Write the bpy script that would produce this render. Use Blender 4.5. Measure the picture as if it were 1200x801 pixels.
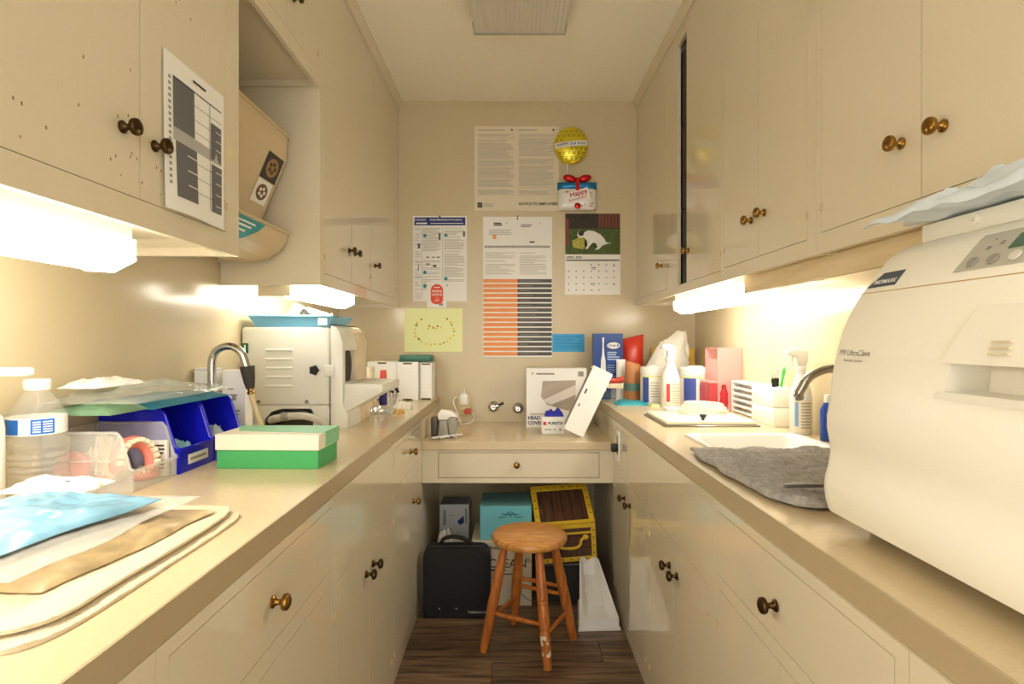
import bpy, bmesh, math, random
from mathutils import Vector, Matrix, noise
R = math.radians
PI = math.pi
for o in list(bpy.data.objects): bpy.data.objects.remove(o)
scene = bpy.context.scene
C = scene.collection
random.seed(7)

# ------------------------------------------------------------------ camera, world, exposure
EYE = 1.237
cam_d = bpy.data.cameras.new('camera'); cam = bpy.data.objects.new('camera', cam_d); C.objects.link(cam)
cam.location = (0, 0, EYE); cam.rotation_euler = (PI/2, 0, 0)
cam_d.sensor_width = 36; cam_d.lens = 20.01
cam_d.shift_x = -1/1200; cam_d.shift_y = -1.5/1200
cam_d.clip_start = 0.02
scene.camera = cam
w = bpy.data.worlds.new('world'); scene.world = w; w.use_nodes = True
w.node_tree.nodes['Background'].inputs[0].default_value = (1.0, 0.975, 0.93, 1)
w.node_tree.nodes['Background'].inputs[1].default_value = 2.2
scene.view_settings.view_transform = 'Standard'
scene.view_settings.look = 'None'
scene.view_settings.gamma = 1.0
scene.view_settings.use_curve_mapping = False
scene.view_settings.exposure = 0.56
TUBE = 13.5        # strength of the under-cabinet fluorescent diffusers

# ------------------------------------------------------------------ dimensions of the room
XL, XR, YB, YF, ZC = -1.017, 1.067, 3.335, -1.3, 2.64
UL, UR = 0.67, 0.725          # front planes of the wall cabinets (distance from the centre line)
BL, BR = 0.430, 0.476         # front planes of the base cabinets
CL, CR = 0.434, 0.484         # worktop front edges
ZU = 1.442                    # underside of wall cabinets
ZT = 0.91                     # worktop height
ZD, YD = 0.761, 2.69          # desk height, desk front

# ------------------------------------------------------------------ materials
def lin(c):
    return tuple(((v/255)/12.92 if v/255 <= .04045 else ((v/255+.055)/1.055)**2.4) for v in c) + (1,)
MATS = {}
def mat(name, rgb, rough=.5, metal=0., spec=.5, emit=0., alpha=1., sss=0, coat=0., bump=None, var=None, trans=0., ior=1.45):
    """plain procedural material; bump=(scale,strength), var=(scale,amount) tints the colour with noise"""
    if name in MATS: return MATS[name]
    m = bpy.data.materials.new(name); m.use_nodes = True; MATS[name] = m
    nt = m.node_tree; b = nt.nodes['Principled BSDF']
    col = lin(rgb)
    b.inputs['Base Color'].default_value = col
    b.inputs['Roughness'].default_value = rough; b.inputs['Metallic'].default_value = metal
    b.inputs['Specular IOR Level'].default_value = spec
    b.inputs['Coat Weight'].default_value = coat; b.inputs['Coat Roughness'].default_value = .06
    b.inputs['Transmission Weight'].default_value = trans; b.inputs['IOR'].default_value = ior
    b.inputs['Alpha'].default_value = alpha
    if emit:
        b.inputs['Emission Color'].default_value = col; b.inputs['Emission Strength'].default_value = emit
    tc = nt.nodes.new('ShaderNodeTexCoord')
    if var:
        n = nt.nodes.new('ShaderNodeTexNoise'); n.inputs['Scale'].default_value = var[0]; n.inputs['Detail'].default_value = 4
        nt.links.new(tc.outputs['Object'], n.inputs['Vector'])
        mx = nt.nodes.new('ShaderNodeMixRGB'); mx.blend_type = 'MULTIPLY'
        mx.inputs[1].default_value = col
        rp = nt.nodes.new('ShaderNodeMapRange'); rp.inputs['From Min'].default_value = .3; rp.inputs['From Max'].default_value = .7
        rp.inputs['To Min'].default_value = 1-var[1]; rp.inputs['To Max'].default_value = 1.0
        nt.links.new(n.outputs['Fac'], rp.inputs['Value']); nt.links.new(rp.outputs['Result'], mx.inputs[2])
        mx.inputs[0].default_value = 1
        nt.links.new(mx.outputs[0], b.inputs['Base Color'])
    if bump:
        n2 = nt.nodes.new('ShaderNodeTexNoise'); n2.inputs['Scale'].default_value = bump[0]; n2.inputs['Detail'].default_value = 3
        nt.links.new(tc.outputs['Object'], n2.inputs['Vector'])
        bp = nt.nodes.new('ShaderNodeBump'); bp.inputs['Strength'].default_value = bump[1]; bp.inputs['Distance'].default_value = .01
        nt.links.new(n2.outputs['Fac'], bp.inputs['Height']); nt.links.new(bp.outputs['Normal'], b.inputs['Normal'])
    return m
def clear(name, rgb, see=.75, rough=.1, milky=True):
    """thin plastic film / wall: see-through share, with a tinted glossy remainder"""
    if name in MATS: return MATS[name]
    m = bpy.data.materials.new(name); m.use_nodes = True; MATS[name] = m
    nt = m.node_tree; b = nt.nodes['Principled BSDF']; out = nt.nodes['Material Output']
    b.inputs['Base Color'].default_value = lin(rgb); b.inputs['Roughness'].default_value = rough
    t = nt.nodes.new('ShaderNodeBsdfTransparent'); mx = nt.nodes.new('ShaderNodeMixShader')
    mx.inputs[0].default_value = see
    nt.links.new(b.outputs[0], mx.inputs[1]); nt.links.new(t.outputs[0], mx.inputs[2]); nt.links.new(mx.outputs[0], out.inputs[0])
    return m
def wood(name, c1, c2, scale=6, stretch=(1, 14, 14), rough=.45, rnd=0.):
    if name in MATS: return MATS[name]
    m = bpy.data.materials.new(name); m.use_nodes = True; MATS[name] = m
    nt = m.node_tree; b = nt.nodes['Principled BSDF']
    tc = nt.nodes.new('ShaderNodeTexCoord'); mp = nt.nodes.new('ShaderNodeMapping'); mp.inputs['Scale'].default_value = stretch
    oi = nt.nodes.new('ShaderNodeObjectInfo')
    add = nt.nodes.new('ShaderNodeVectorMath'); add.operation = 'ADD'
    cmb = nt.nodes.new('ShaderNodeMath'); cmb.operation = 'MULTIPLY'; cmb.inputs[1].default_value = 40
    nt.links.new(oi.outputs['Random'], cmb.inputs[0])
    nt.links.new(tc.outputs['Object'], mp.inputs['Vector']); nt.links.new(mp.outputs[0], add.inputs[0]); nt.links.new(cmb.outputs[0], add.inputs[1])
    n = nt.nodes.new('ShaderNodeTexNoise'); n.inputs['Scale'].default_value = scale; n.inputs['Detail'].default_value = 6; n.inputs['Distortion'].default_value = .6
    nt.links.new(add.outputs[0], n.inputs['Vector'])
    rp = nt.nodes.new('ShaderNodeValToRGB'); rp.color_ramp.elements[0].position = .32; rp.color_ramp.elements[1].position = .68
    rp.color_ramp.elements[0].color = lin(c1); rp.color_ramp.elements[1].color = lin(c2)
    nt.links.new(n.outputs['Fac'], rp.inputs[0])
    hs = nt.nodes.new('ShaderNodeHueSaturation')
    mr = nt.nodes.new('ShaderNodeMapRange'); mr.inputs['To Min'].default_value = 1-rnd; mr.inputs['To Max'].default_value = 1+rnd
    nt.links.new(oi.outputs['Random'], mr.inputs['Value']); nt.links.new(mr.outputs[0], hs.inputs['Value'])
    nt.links.new(rp.outputs[0], hs.inputs['Color']); nt.links.new(hs.outputs[0], b.inputs['Base Color'])
    b.inputs['Roughness'].default_value = rough
    bp = nt.nodes.new('ShaderNodeBump'); bp.inputs['Strength'].default_value = .15; bp.inputs['Distance'].default_value = .004
    nt.links.new(n.outputs['Fac'], bp.inputs['Height']); nt.links.new(bp.outputs[0], b.inputs['Normal'])
    return m
def chipped(name, rgb, chip, rough=.12):
    """glossy paint with sparse chips and scratches"""
    if name in MATS: return MATS[name]
    m = bpy.data.materials.new(name); m.use_nodes = True; MATS[name] = m
    nt = m.node_tree; b = nt.nodes['Principled BSDF']
    tc = nt.nodes.new('ShaderNodeTexCoord'); mp = nt.nodes.new('ShaderNodeMapping')
    mp.inputs['Scale'].default_value = (1, 1.5, .8); mp.inputs['Rotation'].default_value = (.5, .4, .3)
    nt.links.new(tc.outputs['Object'], mp.inputs[0])
    v = nt.nodes.new('ShaderNodeTexVoronoi'); v.inputs['Scale'].default_value = 40
    nt.links.new(mp.outputs[0], v.inputs['Vector'])
    lt = nt.nodes.new('ShaderNodeMath'); lt.operation = 'LESS_THAN'; lt.inputs[1].default_value = .105
    nt.links.new(v.outputs['Distance'], lt.inputs[0])
    n = nt.nodes.new('ShaderNodeTexNoise'); n.inputs['Scale'].default_value = 4.2
    nt.links.new(tc.outputs['Object'], n.inputs['Vector'])
    gt = nt.nodes.new('ShaderNodeMath'); gt.operation = 'GREATER_THAN'; gt.inputs[1].default_value = .46
    nt.links.new(n.outputs['Fac'], gt.inputs[0])
    mu = nt.nodes.new('ShaderNodeMath'); mu.operation = 'MULTIPLY'
    nt.links.new(lt.outputs[0], mu.inputs[0]); nt.links.new(gt.outputs[0], mu.inputs[1])
    mx = nt.nodes.new('ShaderNodeMixRGB'); mx.inputs[1].default_value = lin(rgb); mx.inputs[2].default_value = lin(chip)
    nt.links.new(mu.outputs[0], mx.inputs[0]); nt.links.new(mx.outputs[0], b.inputs['Base Color'])
    b.inputs['Roughness'].default_value = rough
    return m

CREAM = (220, 208, 180)
PAINT = mat('glossy cream paint', CREAM, .055, coat=.3)
PAINTW = chipped('chipped cream paint', CREAM, (150, 118, 80))
WALLP = mat('semi-gloss wall paint', (205, 189, 154), .2, bump=(30, .02))
CEILP = mat('flat ceiling paint', (250, 243, 224), .7)
LAM = mat('tan laminate', (210, 190, 152), .2, var=(120, .05))
LAME = mat('tan laminate edge', (178, 160, 126), .3)
BRASS = mat('aged brass', (150, 112, 54), .24, 1.)
BRONZE = mat('dark bronze', (78, 60, 38), .28, 1.)
CHROME = mat('chrome', (205, 205, 205), .08, 1.)
STEEL = mat('brushed steel', (170, 168, 162), .3, 1.)
WHITE = mat('white plastic', (238, 236, 228), .3)
CARD = mat('white card', (240, 238, 232), .6)
PAPER = mat('paper', (236, 234, 226), .8)
INK = mat('dark ink', (60, 58, 56), .7)
GINK = mat('grey ink', (150, 146, 138), .8)
BLACK = mat('black plastic', (20, 19, 19), .4)
RUBBER = mat('dark rubber', (58, 52, 47), .6)
BLUEP = mat('blue bin plastic', (26, 30, 205), .25)
FLOORW = wood('dark oak vinyl', (66, 50, 38), (140, 114, 88), 3.2, (1.2, 16, 16), .32, .16)
STOOLW = wood('orange varnished oak', (160, 100, 42), (214, 154, 80), 5, (3, 22, 3), .28, .04)
LEGW = wood('orange varnished legs', (150, 80, 28), (196, 116, 48), 5, (14, 14, 2), .3, .05)
RAWW = wood('raw pale wood', (224, 200, 152), (238, 218, 178), 5, (12, 1.2, 12), .4)

# ------------------------------------------------------------------ geometry helpers
class G:
    def __init__(s): s.bm = bmesh.new(); s.m = Matrix()
    def v(s, p): return s.bm.verts.new(s.m @ Vector(p))
    def f(s, vs):
        try: return s.bm.faces.new(vs)
        except ValueError: return None
    def box(s, x0, x1, y0, y1, z0, z1, bev=0, seg=2):
        if x0 > x1: x0, x1 = x1, x0
        if y0 > y1: y0, y1 = y1, y0
        vs = [s.v(p) for p in ((x0,y0,z0),(x1,y0,z0),(x1,y1,z0),(x0,y1,z0),(x0,y0,z1),(x1,y0,z1),(x1,y1,z1),(x0,y1,z1))]
        fs = [s.f([vs[i] for i in q]) for q in ((3,2,1,0),(4,5,6,7),(0,1,5,4),(1,2,6,5),(2,3,7,6),(3,0,4,7))]
        if bev:
            es = list({e for f in fs for e in f.edges})
            bmesh.ops.bevel(s.bm, geom=es, offset=bev, segments=seg, affect='EDGES', profile=.5)
        return s
    def prism(s, poly, axis, a, b, bev=0, seg=2):
        """poly of 2-D points extruded along axis from a to b; x:(y,z) y:(x,z) z:(x,y)"""
        def p3(p, t): return {'x': (t, p[0], p[1]), 'y': (p[0], t, p[1]), 'z': (p[0], p[1], t)}[axis]
        A = [s.v(p3(p, a)) for p in poly]; B = [s.v(p3(p, b)) for p in poly]
        n = len(poly); fs = [s.f(A), s.f(B[::-1])]
        for i in range(n): fs.append(s.f([A[i], B[i], B[(i+1) % n], A[(i+1) % n]]))
        bmesh.ops.recalc_face_normals(s.bm, faces=[f for f in fs if f])
        if bev:
            es = list({e for f in fs if f for e in f.edges})
            bmesh.ops.bevel(s.bm, geom=es, offset=bev, segments=seg, affect='EDGES', profile=.5)
        return s
    def lathe(s, prof, seg=24, sq=1.0, a0=0, a1=2*PI):
        rings = []
        full = abs(a1-a0-2*PI) < 1e-6
        k = seg if full else seg+1
        for r, z in prof:
            if r < 1e-6: rings.append([s.v((0, 0, z))])
            else: rings.append([s.v((r*math.cos(a0+(a1-a0)*i/seg), sq*r*math.sin(a0+(a1-a0)*i/seg), z)) for i in range(k)])
        for A, B in zip(rings, rings[1:]):
            for i in range(seg):
                j = (i+1) % k
                if len(A) == 1 and len(B) == 1: continue
                if len(A) == 1: s.f([A[0], B[j], B[i]])
                elif len(B) == 1: s.f([A[i], A[j], B[0]])
                else: s.f([A[i], A[j], B[j], B[i]])
        return s
    def tube(s, pts, r, seg=10, caps=True):
        pts = [Vector(p) for p in pts]; n = len(pts)
        rs = r if isinstance(r, (list, tuple)) else [r]*n
        up = Vector((0, 0, 1)); rings = []; prev = None
        for i, p in enumerate(pts):
            t = (pts[min(i+1, n-1)] - pts[max(i-1, 0)]).normalized()
            if prev is None:
                a = t.cross(up)
                if a.length < 1e-3: a = t.cross(Vector((1, 0, 0)))
            else:
                a = prev - t*prev.dot(t)
                if a.length < 1e-5: a = t.cross(up)
            a.normalize(); prev = a; b = t.cross(a)
            rings.append([s.v(p + (a*math.cos(2*PI*k/seg) + b*math.sin(2*PI*k/seg))*rs[i]) for k in range(seg)])
        for A, B in zip(rings, rings[1:]):
            for k in range(seg): s.f([A[k], A[(k+1) % seg], B[(k+1) % seg], B[k]])
        if caps: s.f(rings[0][::-1]); s.f(rings[-1])
        return s
    def grid(s, nx, ny, fn, close=None):
        vs = [[s.v(fn(i/nx, j/ny)) for i in range(nx+1)] for j in range(ny+1)]
        for j in range(ny):
            for i in range(nx): s.f([vs[j][i], vs[j][i+1], vs[j+1][i+1], vs[j+1][i]])
        return vs
    def slab(s, nx, ny, top, bot):
        """closed sheet: top(u,v) and bot(u,v) surfaces stitched along the rim"""
        A = s.grid(nx, ny, top); B = s.grid(nx, ny, bot)
        ring = lambda g: [g[0][i] for i in range(nx)] + [g[j][nx] for j in range(ny)] + [g[ny][i] for i in range(nx, 0, -1)] + [g[j][0] for j in range(ny, 0, -1)]
        a, b = ring(A), ring(B); n = len(a)
        for i in range(n): s.f([a[i], a[(i+1) % n], b[(i+1) % n], b[i]])
        bmesh.ops.recalc_face_normals(s.bm, faces=s.bm.faces[:])
        return s
    def ball(s, c, r, seg=16, rings=10):
        if not isinstance(r, (tuple, list)): r = (r, r, r)
        m0 = s.m; s.m = m0 @ Matrix.Translation(c) @ Matrix.Diagonal((*r, 1))
        s.lathe([(math.sin(PI*i/rings), -math.cos(PI*i/rings)) for i in range(rings+1)], seg); s.m = m0
        return s
    def at(s, m): s.m = m; return s
def T(x, y, z): return Matrix.Translation((x, y, z))
def RX(a): return Matrix.Rotation(a, 4, 'X')
def RY(a): return Matrix.Rotation(a, 4, 'Y')
def RZ(a): return Matrix.Rotation(a, 4, 'Z')

def mk(name, g, m, smooth=True):
    me = bpy.data.meshes.new(name); g.bm.normal_update(); g.bm.to_mesh(me); g.bm.free()
    me.materials.append(m)
    if smooth:
        me.polygons.foreach_set('use_smooth', [True]*len(me.polygons)); me.set_sharp_from_angle(angle=R(38))
    return me
def link(name, me, parent=None, loc=(0,0,0), rot=(0,0,0)):
    o = bpy.data.objects.new(name, me); C.objects.link(o)
    o.parent = parent; o.location = loc; o.rotation_euler = rot
    return o
def ob(name, g, m, parent=None, loc=(0,0,0), rot=(0,0,0), smooth=True):
    return link(name, mk(name, g, m, smooth), parent, loc, rot)
def wl(o):
    p = Vector((0, 0, 0))
    while o: p += o.location; o = o.parent
    return p
def wob(name, g, m, parent=None, smooth=True):
    """g built in world coordinates; origin goes to the bottom centre of the mesh (unrotated parents only)"""
    vs = [v.co for v in g.bm.verts]
    c = Vector(((min(v.x for v in vs)+max(v.x for v in vs))/2, (min(v.y for v in vs)+max(v.y for v in vs))/2, min(v.z for v in vs)))
    bmesh.ops.translate(g.bm, verts=g.bm.verts, vec=-c)
    return ob(name, g, m, parent, c - (wl(parent) if parent else Vector()), (0,0,0), smooth)
def tag(o, label, cat, group=None):
    o['label'] = label; o['category'] = cat
    if group: o['group'] = group
    return o
def thing(name, label, cat, loc=(0,0,0), rot=(0,0,0), group=None):
    return tag(link(name, None, None, loc, rot), label, cat, group)
def struct(o): o['kind'] = 'structure'; return o
def stuff(o): o['kind'] = 'stuff'; return o
def flats(rects, d=0.):
    """flat rectangles (u0,v0,u1,v1) in the local XZ plane, facing -Y at y=-d"""
    g = G()
    for u0, v0, u1, v1 in rects:
        g.f([g.v((u0,-d,v0)), g.v((u1,-d,v0)), g.v((u1,-d,v1)), g.v((u0,-d,v1))])
    return g
def poly(pts, d=0.):
    g = G(); g.f([g.v((u, -d, v)) for u, v in pts]); return g
def disc(cx, cz, r, d=0., n=20, rz=None):
    return poly([(cx+r*math.cos(2*PI*i/n), cz+(rz or r)*math.sin(2*PI*i/n)) for i in range(n)], d)
def txt(name, s, size, u, v, m, parent, d=.001, align='CENTER', ext=0., rot=None, bold=0., sx=1.):
    cu = bpy.data.curves.new(name, 'FONT'); cu.body = s; cu.size = size; cu.align_x = align; cu.align_y = 'CENTER'
    cu.extrude = ext; cu.offset = bold; cu.resolution_u = 3
    t = bpy.data.objects.new('tmp', cu); C.objects.link(t)
    dg = bpy.context.evaluated_depsgraph_get(); me = bpy.data.meshes.new_from_object(t.evaluated_get(dg))
    bpy.data.objects.remove(t); bpy.data.curves.remove(cu)
    me.transform(Matrix.Diagonal((sx, 1, 1, 1))); me.transform(RX(PI/2)); me.materials.clear(); me.materials.append(m); me.name = name
    return link(name, me, parent, (u, -d, v), rot or (0,0,0))
def lines(u0, u1, v_top, n, dv, h, jag=.25, skip=.08):
    out = []
    for i in range(n):
        if random.random() < skip: continue
        e = u1 - (u1-u0)*random.random()*jag*(1 if random.random() < .5 else .15)
        out.append((u0, v_top-i*dv-h, e, v_top-i*dv))
    return out

# ------------------------------------------------------------------ room shell
floor = struct(wob('floor', G().box(XL-.1, XR+.1, YF, YB+.1, -.06, -.008), mat('subfloor', (40, 32, 26), .8)))
pw = .152
y = YF; row = 0
plank_meshes = {}
while y < YB-.01:
    yy = min(y+pw, YB)
    x = -.56 - (row*0.47 % .9)
    while x < .60:
        x0, x1 = max(x, -.56), min(x+.92, .60)
        if x1-x0 > .03:
            key = (round(x1-x0, 3), round(yy-y, 3))
            if key not in plank_meshes:
                plank_meshes[key] = mk('plank', G().box(-key[0]/2+.0008, key[0]/2-.0008, -key[1]/2+.0008, key[1]/2-.0008, 0, .008, .0012, 1), FLOORW)
            link('plank', plank_meshes[key], floor, Vector(((x0+x1)/2, (y+yy)/2, -.008)) - wl(floor))
        x += .92
    y += pw; row += 1
struct(wob('ceiling', G().box(XL-.1, XR+.1, YF, YB+.1, ZC, ZC+.08), CEILP))
struct(wob('wall_left', G().box(XL-.1, XL, YF, YB+.1, -.06, ZC), WALLP))
struct(wob('wall_right', G().box(XR, XR+.1, YF, YB+.1, -.06, ZC), WALLP))
struct(wob('wall_back', G().box(XL, XR, YB, YB+.1, -.06, ZC), WALLP))

# crown mouldings where the wall cabinets meet the ceiling
def crown(name, s, xf):
    p = [(s*(xf+.01), ZC-.001), (s*(xf-.022), ZC-.001), (s*(xf-.022), ZC-.012), (s*(xf-.012), ZC-.03), (s*(xf-.006), ZC-.05), (s*(xf+.0), ZC-.05), (s*(xf+.0), ZC-.001)][:-1]
    struct(wob(name, G().prism([(s*(xf-.0005), ZC-.0005), (s*(xf-.024), ZC-.0005), (s*(xf-.022), ZC-.014), (s*(xf-.012), ZC-.032), (s*(xf-.008), ZC-.052), (s*(xf-.0005), ZC-.052)], 'y', YF+.6, YB-.0005), PAINT))
crown('trim_1', -1, UL); crown('trim_2', 1, UR)

# ------------------------------------------------------------------ cabinets
kg = G().lathe([(0, 0), (.0125, 0), (.0125, .003), (.0085, .0055), (.006, .010), (.006, .015), (.009, .018), (.0155, .0205), (.0172, .025), (.0158, .0295), (.0105, .0325), (0, .0335)], 20)
bmesh.ops.scale(kg.bm, verts=kg.bm.verts, vec=(.88, .88, .95))
KNOB = {'brass': mk('knob', kg, BRASS)}
KNOB['dark'] = KNOB['brass'].copy(); KNOB['dark'].materials[0] = BRONZE
hg = G().box(-.001, .0015, -.005, .005, -.008, .008, .0006, 1); hg.m = T(.001, 0, 0); hg.tube([(0, 0, -.0085), (0, 0, .0085)], .0024, 8)
HINGE = mk('hinge', hg, mat('painted hinge', (190, 168, 120), .3))
ROTK = {-1: (0, PI/2, 0), 1: (0, -PI/2, 0)}
def frame_cells(g, s, xf, t, y0, y1, z0, z1, ops):
    ys = sorted({y0, y1, *[o[0] for o in ops], *[o[1] for o in ops]}); zs = sorted({z0, z1, *[o[2] for o in ops], *[o[3] for o in ops]})
    ys = [v for v in ys if y0 <= v <= y1]; zs = [v for v in zs if z0 <= v <= z1]
    for ya, yb in zip(ys, ys[1:]):
        run = None
        for za, zb in zip(zs, zs[1:]):
            inside = any(o[0]-1e-6 <= ya and yb <= o[1]+1e-6 and o[2]-1e-6 <= za and zb <= o[3]+1e-6 for o in ops)
            if not inside: run = (run[0], zb) if run else (za, zb)
            if inside and run: g.box(s*xf, s*(xf+t), ya, yb, *run); run = None
        if run: g.box(s*xf, s*(xf+t), ya, yb, *run)
def cabinet(name, label, s, xf, y0, y1, z0, z1, ops, shell=False, paint=None, group=None, depth=None):
    """ops: (ya, yb, za, zb, kind, knob(y,z), knobcolour, hinge side) ; kind door/drawer/open"""
    xw = depth or ((abs(XL) if s < 0 else XR) - .001)
    root = thing(name, label, 'cabinet', (s*(xf+xw)/2, (y0+y1)/2, z0), group=group)
    y0 += .0005; y1 -= .0005
    g = G(); t = .014
    up = .02 if z0 > 1 else 0
    frame_cells(g, s, xf, t, y0, y1, z0, z1, ops)
    if shell:
        g.box(s*(xf+t), s*xw, y0, y0+.016, z0, z1); g.box(s*(xf+t), s*xw, y1-.016, y1, z0, z1)
        g.box(s*(xf+t), s*xw, y0+.016, y1-.016, z0+up, z0+up+.016); 
        if shell == 'open': g.box(s*(xf+t), s*(xf+.08), y0+.016, y1-.016, z1-.016, z1)
        else: g.box(s*(xf+t), s*xw, y0+.016, y1-.016, z1-.016, z1)
        g.box(s*(xw-.01), s*xw, y0+.016, y1-.016, z0+up+.016, z1-.016)
    else:
        g.box(s*(xf+t), s*xw, y0, y1, z0+up, z1)
        if up: g.box(s*(xf+t), s*xw, y0, y0+.016, z0, z0+up); g.box(s*(xf+t), s*xw, y1-.016, y1, z0, z0+up)
    wob('body', g, PAINT, root, False)
    for ya, yb, za, zb, kind, kn, kc, hs in ops:
        if kind == 'open': continue
        gp = .0014
        d = wob('drawer' if kind == 'drawer' else 'door', G().box(s*xf, s*(xf+.0125), ya+gp, yb-gp, za+gp, zb-gp), paint or PAINT, root)
        if kn:
            link('knob', KNOB[kc], d, Vector((s*(xf-.0008), kn[0], kn[1])) - wl(d), ROTK[s])
        if hs:
            for hz in (za+.06, zb-.08):
                link('hinge', HINGE, d, Vector((s*(xf-.0005), (ya+.001) if hs == 'n' else (yb-.001), hz)) - wl(d), (0, 0, PI if s > 0 else 0))
    return root
def sym(ya, ym, yb, za, zb, kz, kc, off=.035):
    return [(ya, ym, za, zb, 'door', (ym-off, kz), kc, 'n'), (ym, yb, za, zb, 'door', (ym+off, kz), kc, 'f')]

# left base run
zk = .04
cabinet('base_cabinet', 'cream base cabinet with one wide drawer under the folded cloth worktop end', -1, BL, .686, 1.3715, 0, .864,
        [(.7115, 1.351, .6957, .843, 'drawer', (1.016, .771), 'brass', None)] + sym(.7115, 1.028, 1.351, zk, .6595, .54, 'brass'))
cabinet('base_cabinet', 'nearest cream base cabinet at the left edge of the photo', -1, BL, -.30, .686, 0, .864,
        [(-.02, .657, .6957, .843, 'drawer', (.31, .771), 'brass', None)] + sym(-.02, .31, .657, zk, .6595, .54, 'brass'))
cabinet('base_cabinet', 'cream base cabinet with plain apron and two dark-knobbed doors below the green box', -1, BL, 1.3715, 2.0387, 0, .864,
        sym(1.387, 1.7035, 2.016, zk, .649, .5545, 'dark', .04))
cabinet('base_cabinet', 'cream base cabinet with small drawer and single door next to the black case', -1, BL, 2.0387, YD, 0, .864,
        [(2.0635, 2.655, .6957, .843, 'drawer', (2.382, .773), 'brass', None), (2.0635, 2.655, zk, .6595, 'door', (2.444, .549), 'brass', 'n')])
# right base run
cabinet('base_cabinet', 'cream base cabinet with one wide drawer below the sterilizer', 1, BR, .684, 1.347, 0, .864,
        [(.709, 1.323, .695, .843, 'drawer', (1.028, .759), 'dark', None)] + sym(.709, 1.018, 1.323, zk, .664, .54, 'dark'))
cabinet('base_cabinet', 'nearest cream base cabinet at the right edge of the photo', 1, BR, -.30, .684, 0, .864,
        [(-.02, .655, .695, .843, 'drawer', (.31, .771), 'dark', None)] + sym(-.02, .31, .655, zk, .664, .54, 'dark'))
cabinet('base_cabinet', 'cream base cabinet with two dark-knobbed doors below the white sink', 1, BR, 1.347, 2.01, 0, .864,
        sym(1.383, 1.686, 1.984, zk, .644, .5565, 'dark', .04), shell='open')
rbase = cabinet('base_cabinet', 'cream base cabinet with electrical outlet panel reflecting the treasure chest', 1, BR, 2.01, YD, 0, .864,
        sym(2.035, 2.359, 2.672, zk, .644, .569, 'dark', .055) + [(2.354, 2.678, .675, .843, 'door', None, None, None)])
# end panels that carry the worktop on beside the desk recess
for s, xf, lab in ((-1, BL, 'cream corner cabinet block under the left worktop behind the desk front'), (1, BR, 'cream corner cabinet block under the right worktop behind the desk front')):
    xw = (abs(XL) if s < 0 else XR) - .001
    r = thing('corner_cabinet', lab, 'cabinet', (s*(xf+xw)/2, (YD+YB)/2, 0))
    wob('side_panel', G().box(s*xf, s*(xf+.02), YD+.0005, YB-.001, 0, .864), PAINT, r, False)
    wob('body', G().box(s*(xf+.0205), s*xw, YD+.0005, YB-.001, 0, .864), PAINT, r, False)

# worktops
def worktop(name, label, s, xe, hole=None):
    xw = (abs(XL) if s < 0 else XR) - .001
    g = G()
    y0, y1 = -.30, YB-.001
    z0, z1 = .8645, ZT
    if hole:
        hx0, hx1, hy0, hy1 = hole
        g.box(s*xe, s*hx0, y0, y1, z0, z1); g.box(s*hx1, s*xw, y0, y1, z0, z1)
        g.box(s*hx0, s*hx1, y0, hy0, z0, z1); g.box(s*hx0, s*hx1, hy1, y1, z0, z1)
    else: g.box(s*xe, s*xw, y0, y1, z0, z1)
    r = thing(name, label, 'countertop', (s*(xe+xw)/2, (y0+y1)/2, z0))
    wob('top', g, LAM, r, False)
    wob('front_edge', G().box(s*(xe-.0035), s*(xe), y0, y1, z0, z1, .0006, 1), LAME, r)
    struct(wob('trim_3' if s < 0 else 'trim_4', G().box(s*(xe+.01), s*xw, YB-.022, YB-.0015, ZT+.0003, ZT+.10, .002, 1), LAM))
    return r
SH = (.61, .965, 1.45, 1.965)
worktop('worktop', 'tan laminate worktop running along the left side', -1, CL)
worktop('worktop', 'tan laminate worktop with white sink running along the right side', 1, CR, SH)

# desk between the base runs
dk = thing('desk', 'cream built-in desk with one drawer between the two base cabinet runs', 'desk', (.023, YD, .56))
wob('top', G().box(-BL+.0005, BR-.0005, YD-.006, YB-.001, ZD-.04, ZD, .002, 1), LAM, dk)
dx0, dx1 = -.353, .409
g = G(); za, zb = .588, .708
g.box(-BL+.0005, dx0, YD+.004, YD+.02, .564, .7205); g.box(dx1, BR-.0005, YD+.004, YD+.02, .564, .7205)
g.box(dx0, dx1, YD+.004, YD+.02, .564, za); g.box(dx0, dx1, YD+.004, YD+.02, zb, .7205)
g.box(-BL+.0005, BR-.0005, YD+.02, YB-.001, .564, .58)
wob('apron', g, PAINT, dk, False)
dr = wob('drawer', G().box(dx0+.0018, dx1-.0018, YD+.003, YD+.018, za+.0018, zb-.0018, .0012, 1), PAINT, dk)
link('knob', KNOB['brass'], dr, Vector((.018, YD+.003, .652)) - wl(dr), (PI/2, 0, 0))

# left wall cabinets
TOPZ = ZC-.0005
cabinet('wall_cabinet', 'nearest cream wall cabinet with chipped door and paper schedule taped on', -1, UL, .69, 1.392, ZU, TOPZ,
        [(.715, 1.0226, 1.49, 2.57, 'door', (.975, 1.603), 'dark', 'n'), (1.0226, 1.33, 1.49, 2.57, 'door', (1.063, 1.6), 'dark', 'f')], paint=PAINTW)
cabinet('wall_cabinet', 'cream wall cabinet behind the left edge of the photo over the light', -1, UL, -.30, .69, ZU, TOPZ,
        sym(-.02, .31, .66, 1.49, 2.57, 1.6, 'dark'))
cabinet('wall_cabinet', 'short cream cabinet above the open niche holding the tan wall pockets', -1, UL, 1.392, 1.977, 2.116, TOPZ,
        [(1.43, 1.69, 2.163, 2.57, 'door', (1.65, 2.28), 'dark', 'n'), (1.69, 1.955, 2.163, 2.57, 'door', (1.735, 2.28), 'dark', 'f')])
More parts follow.
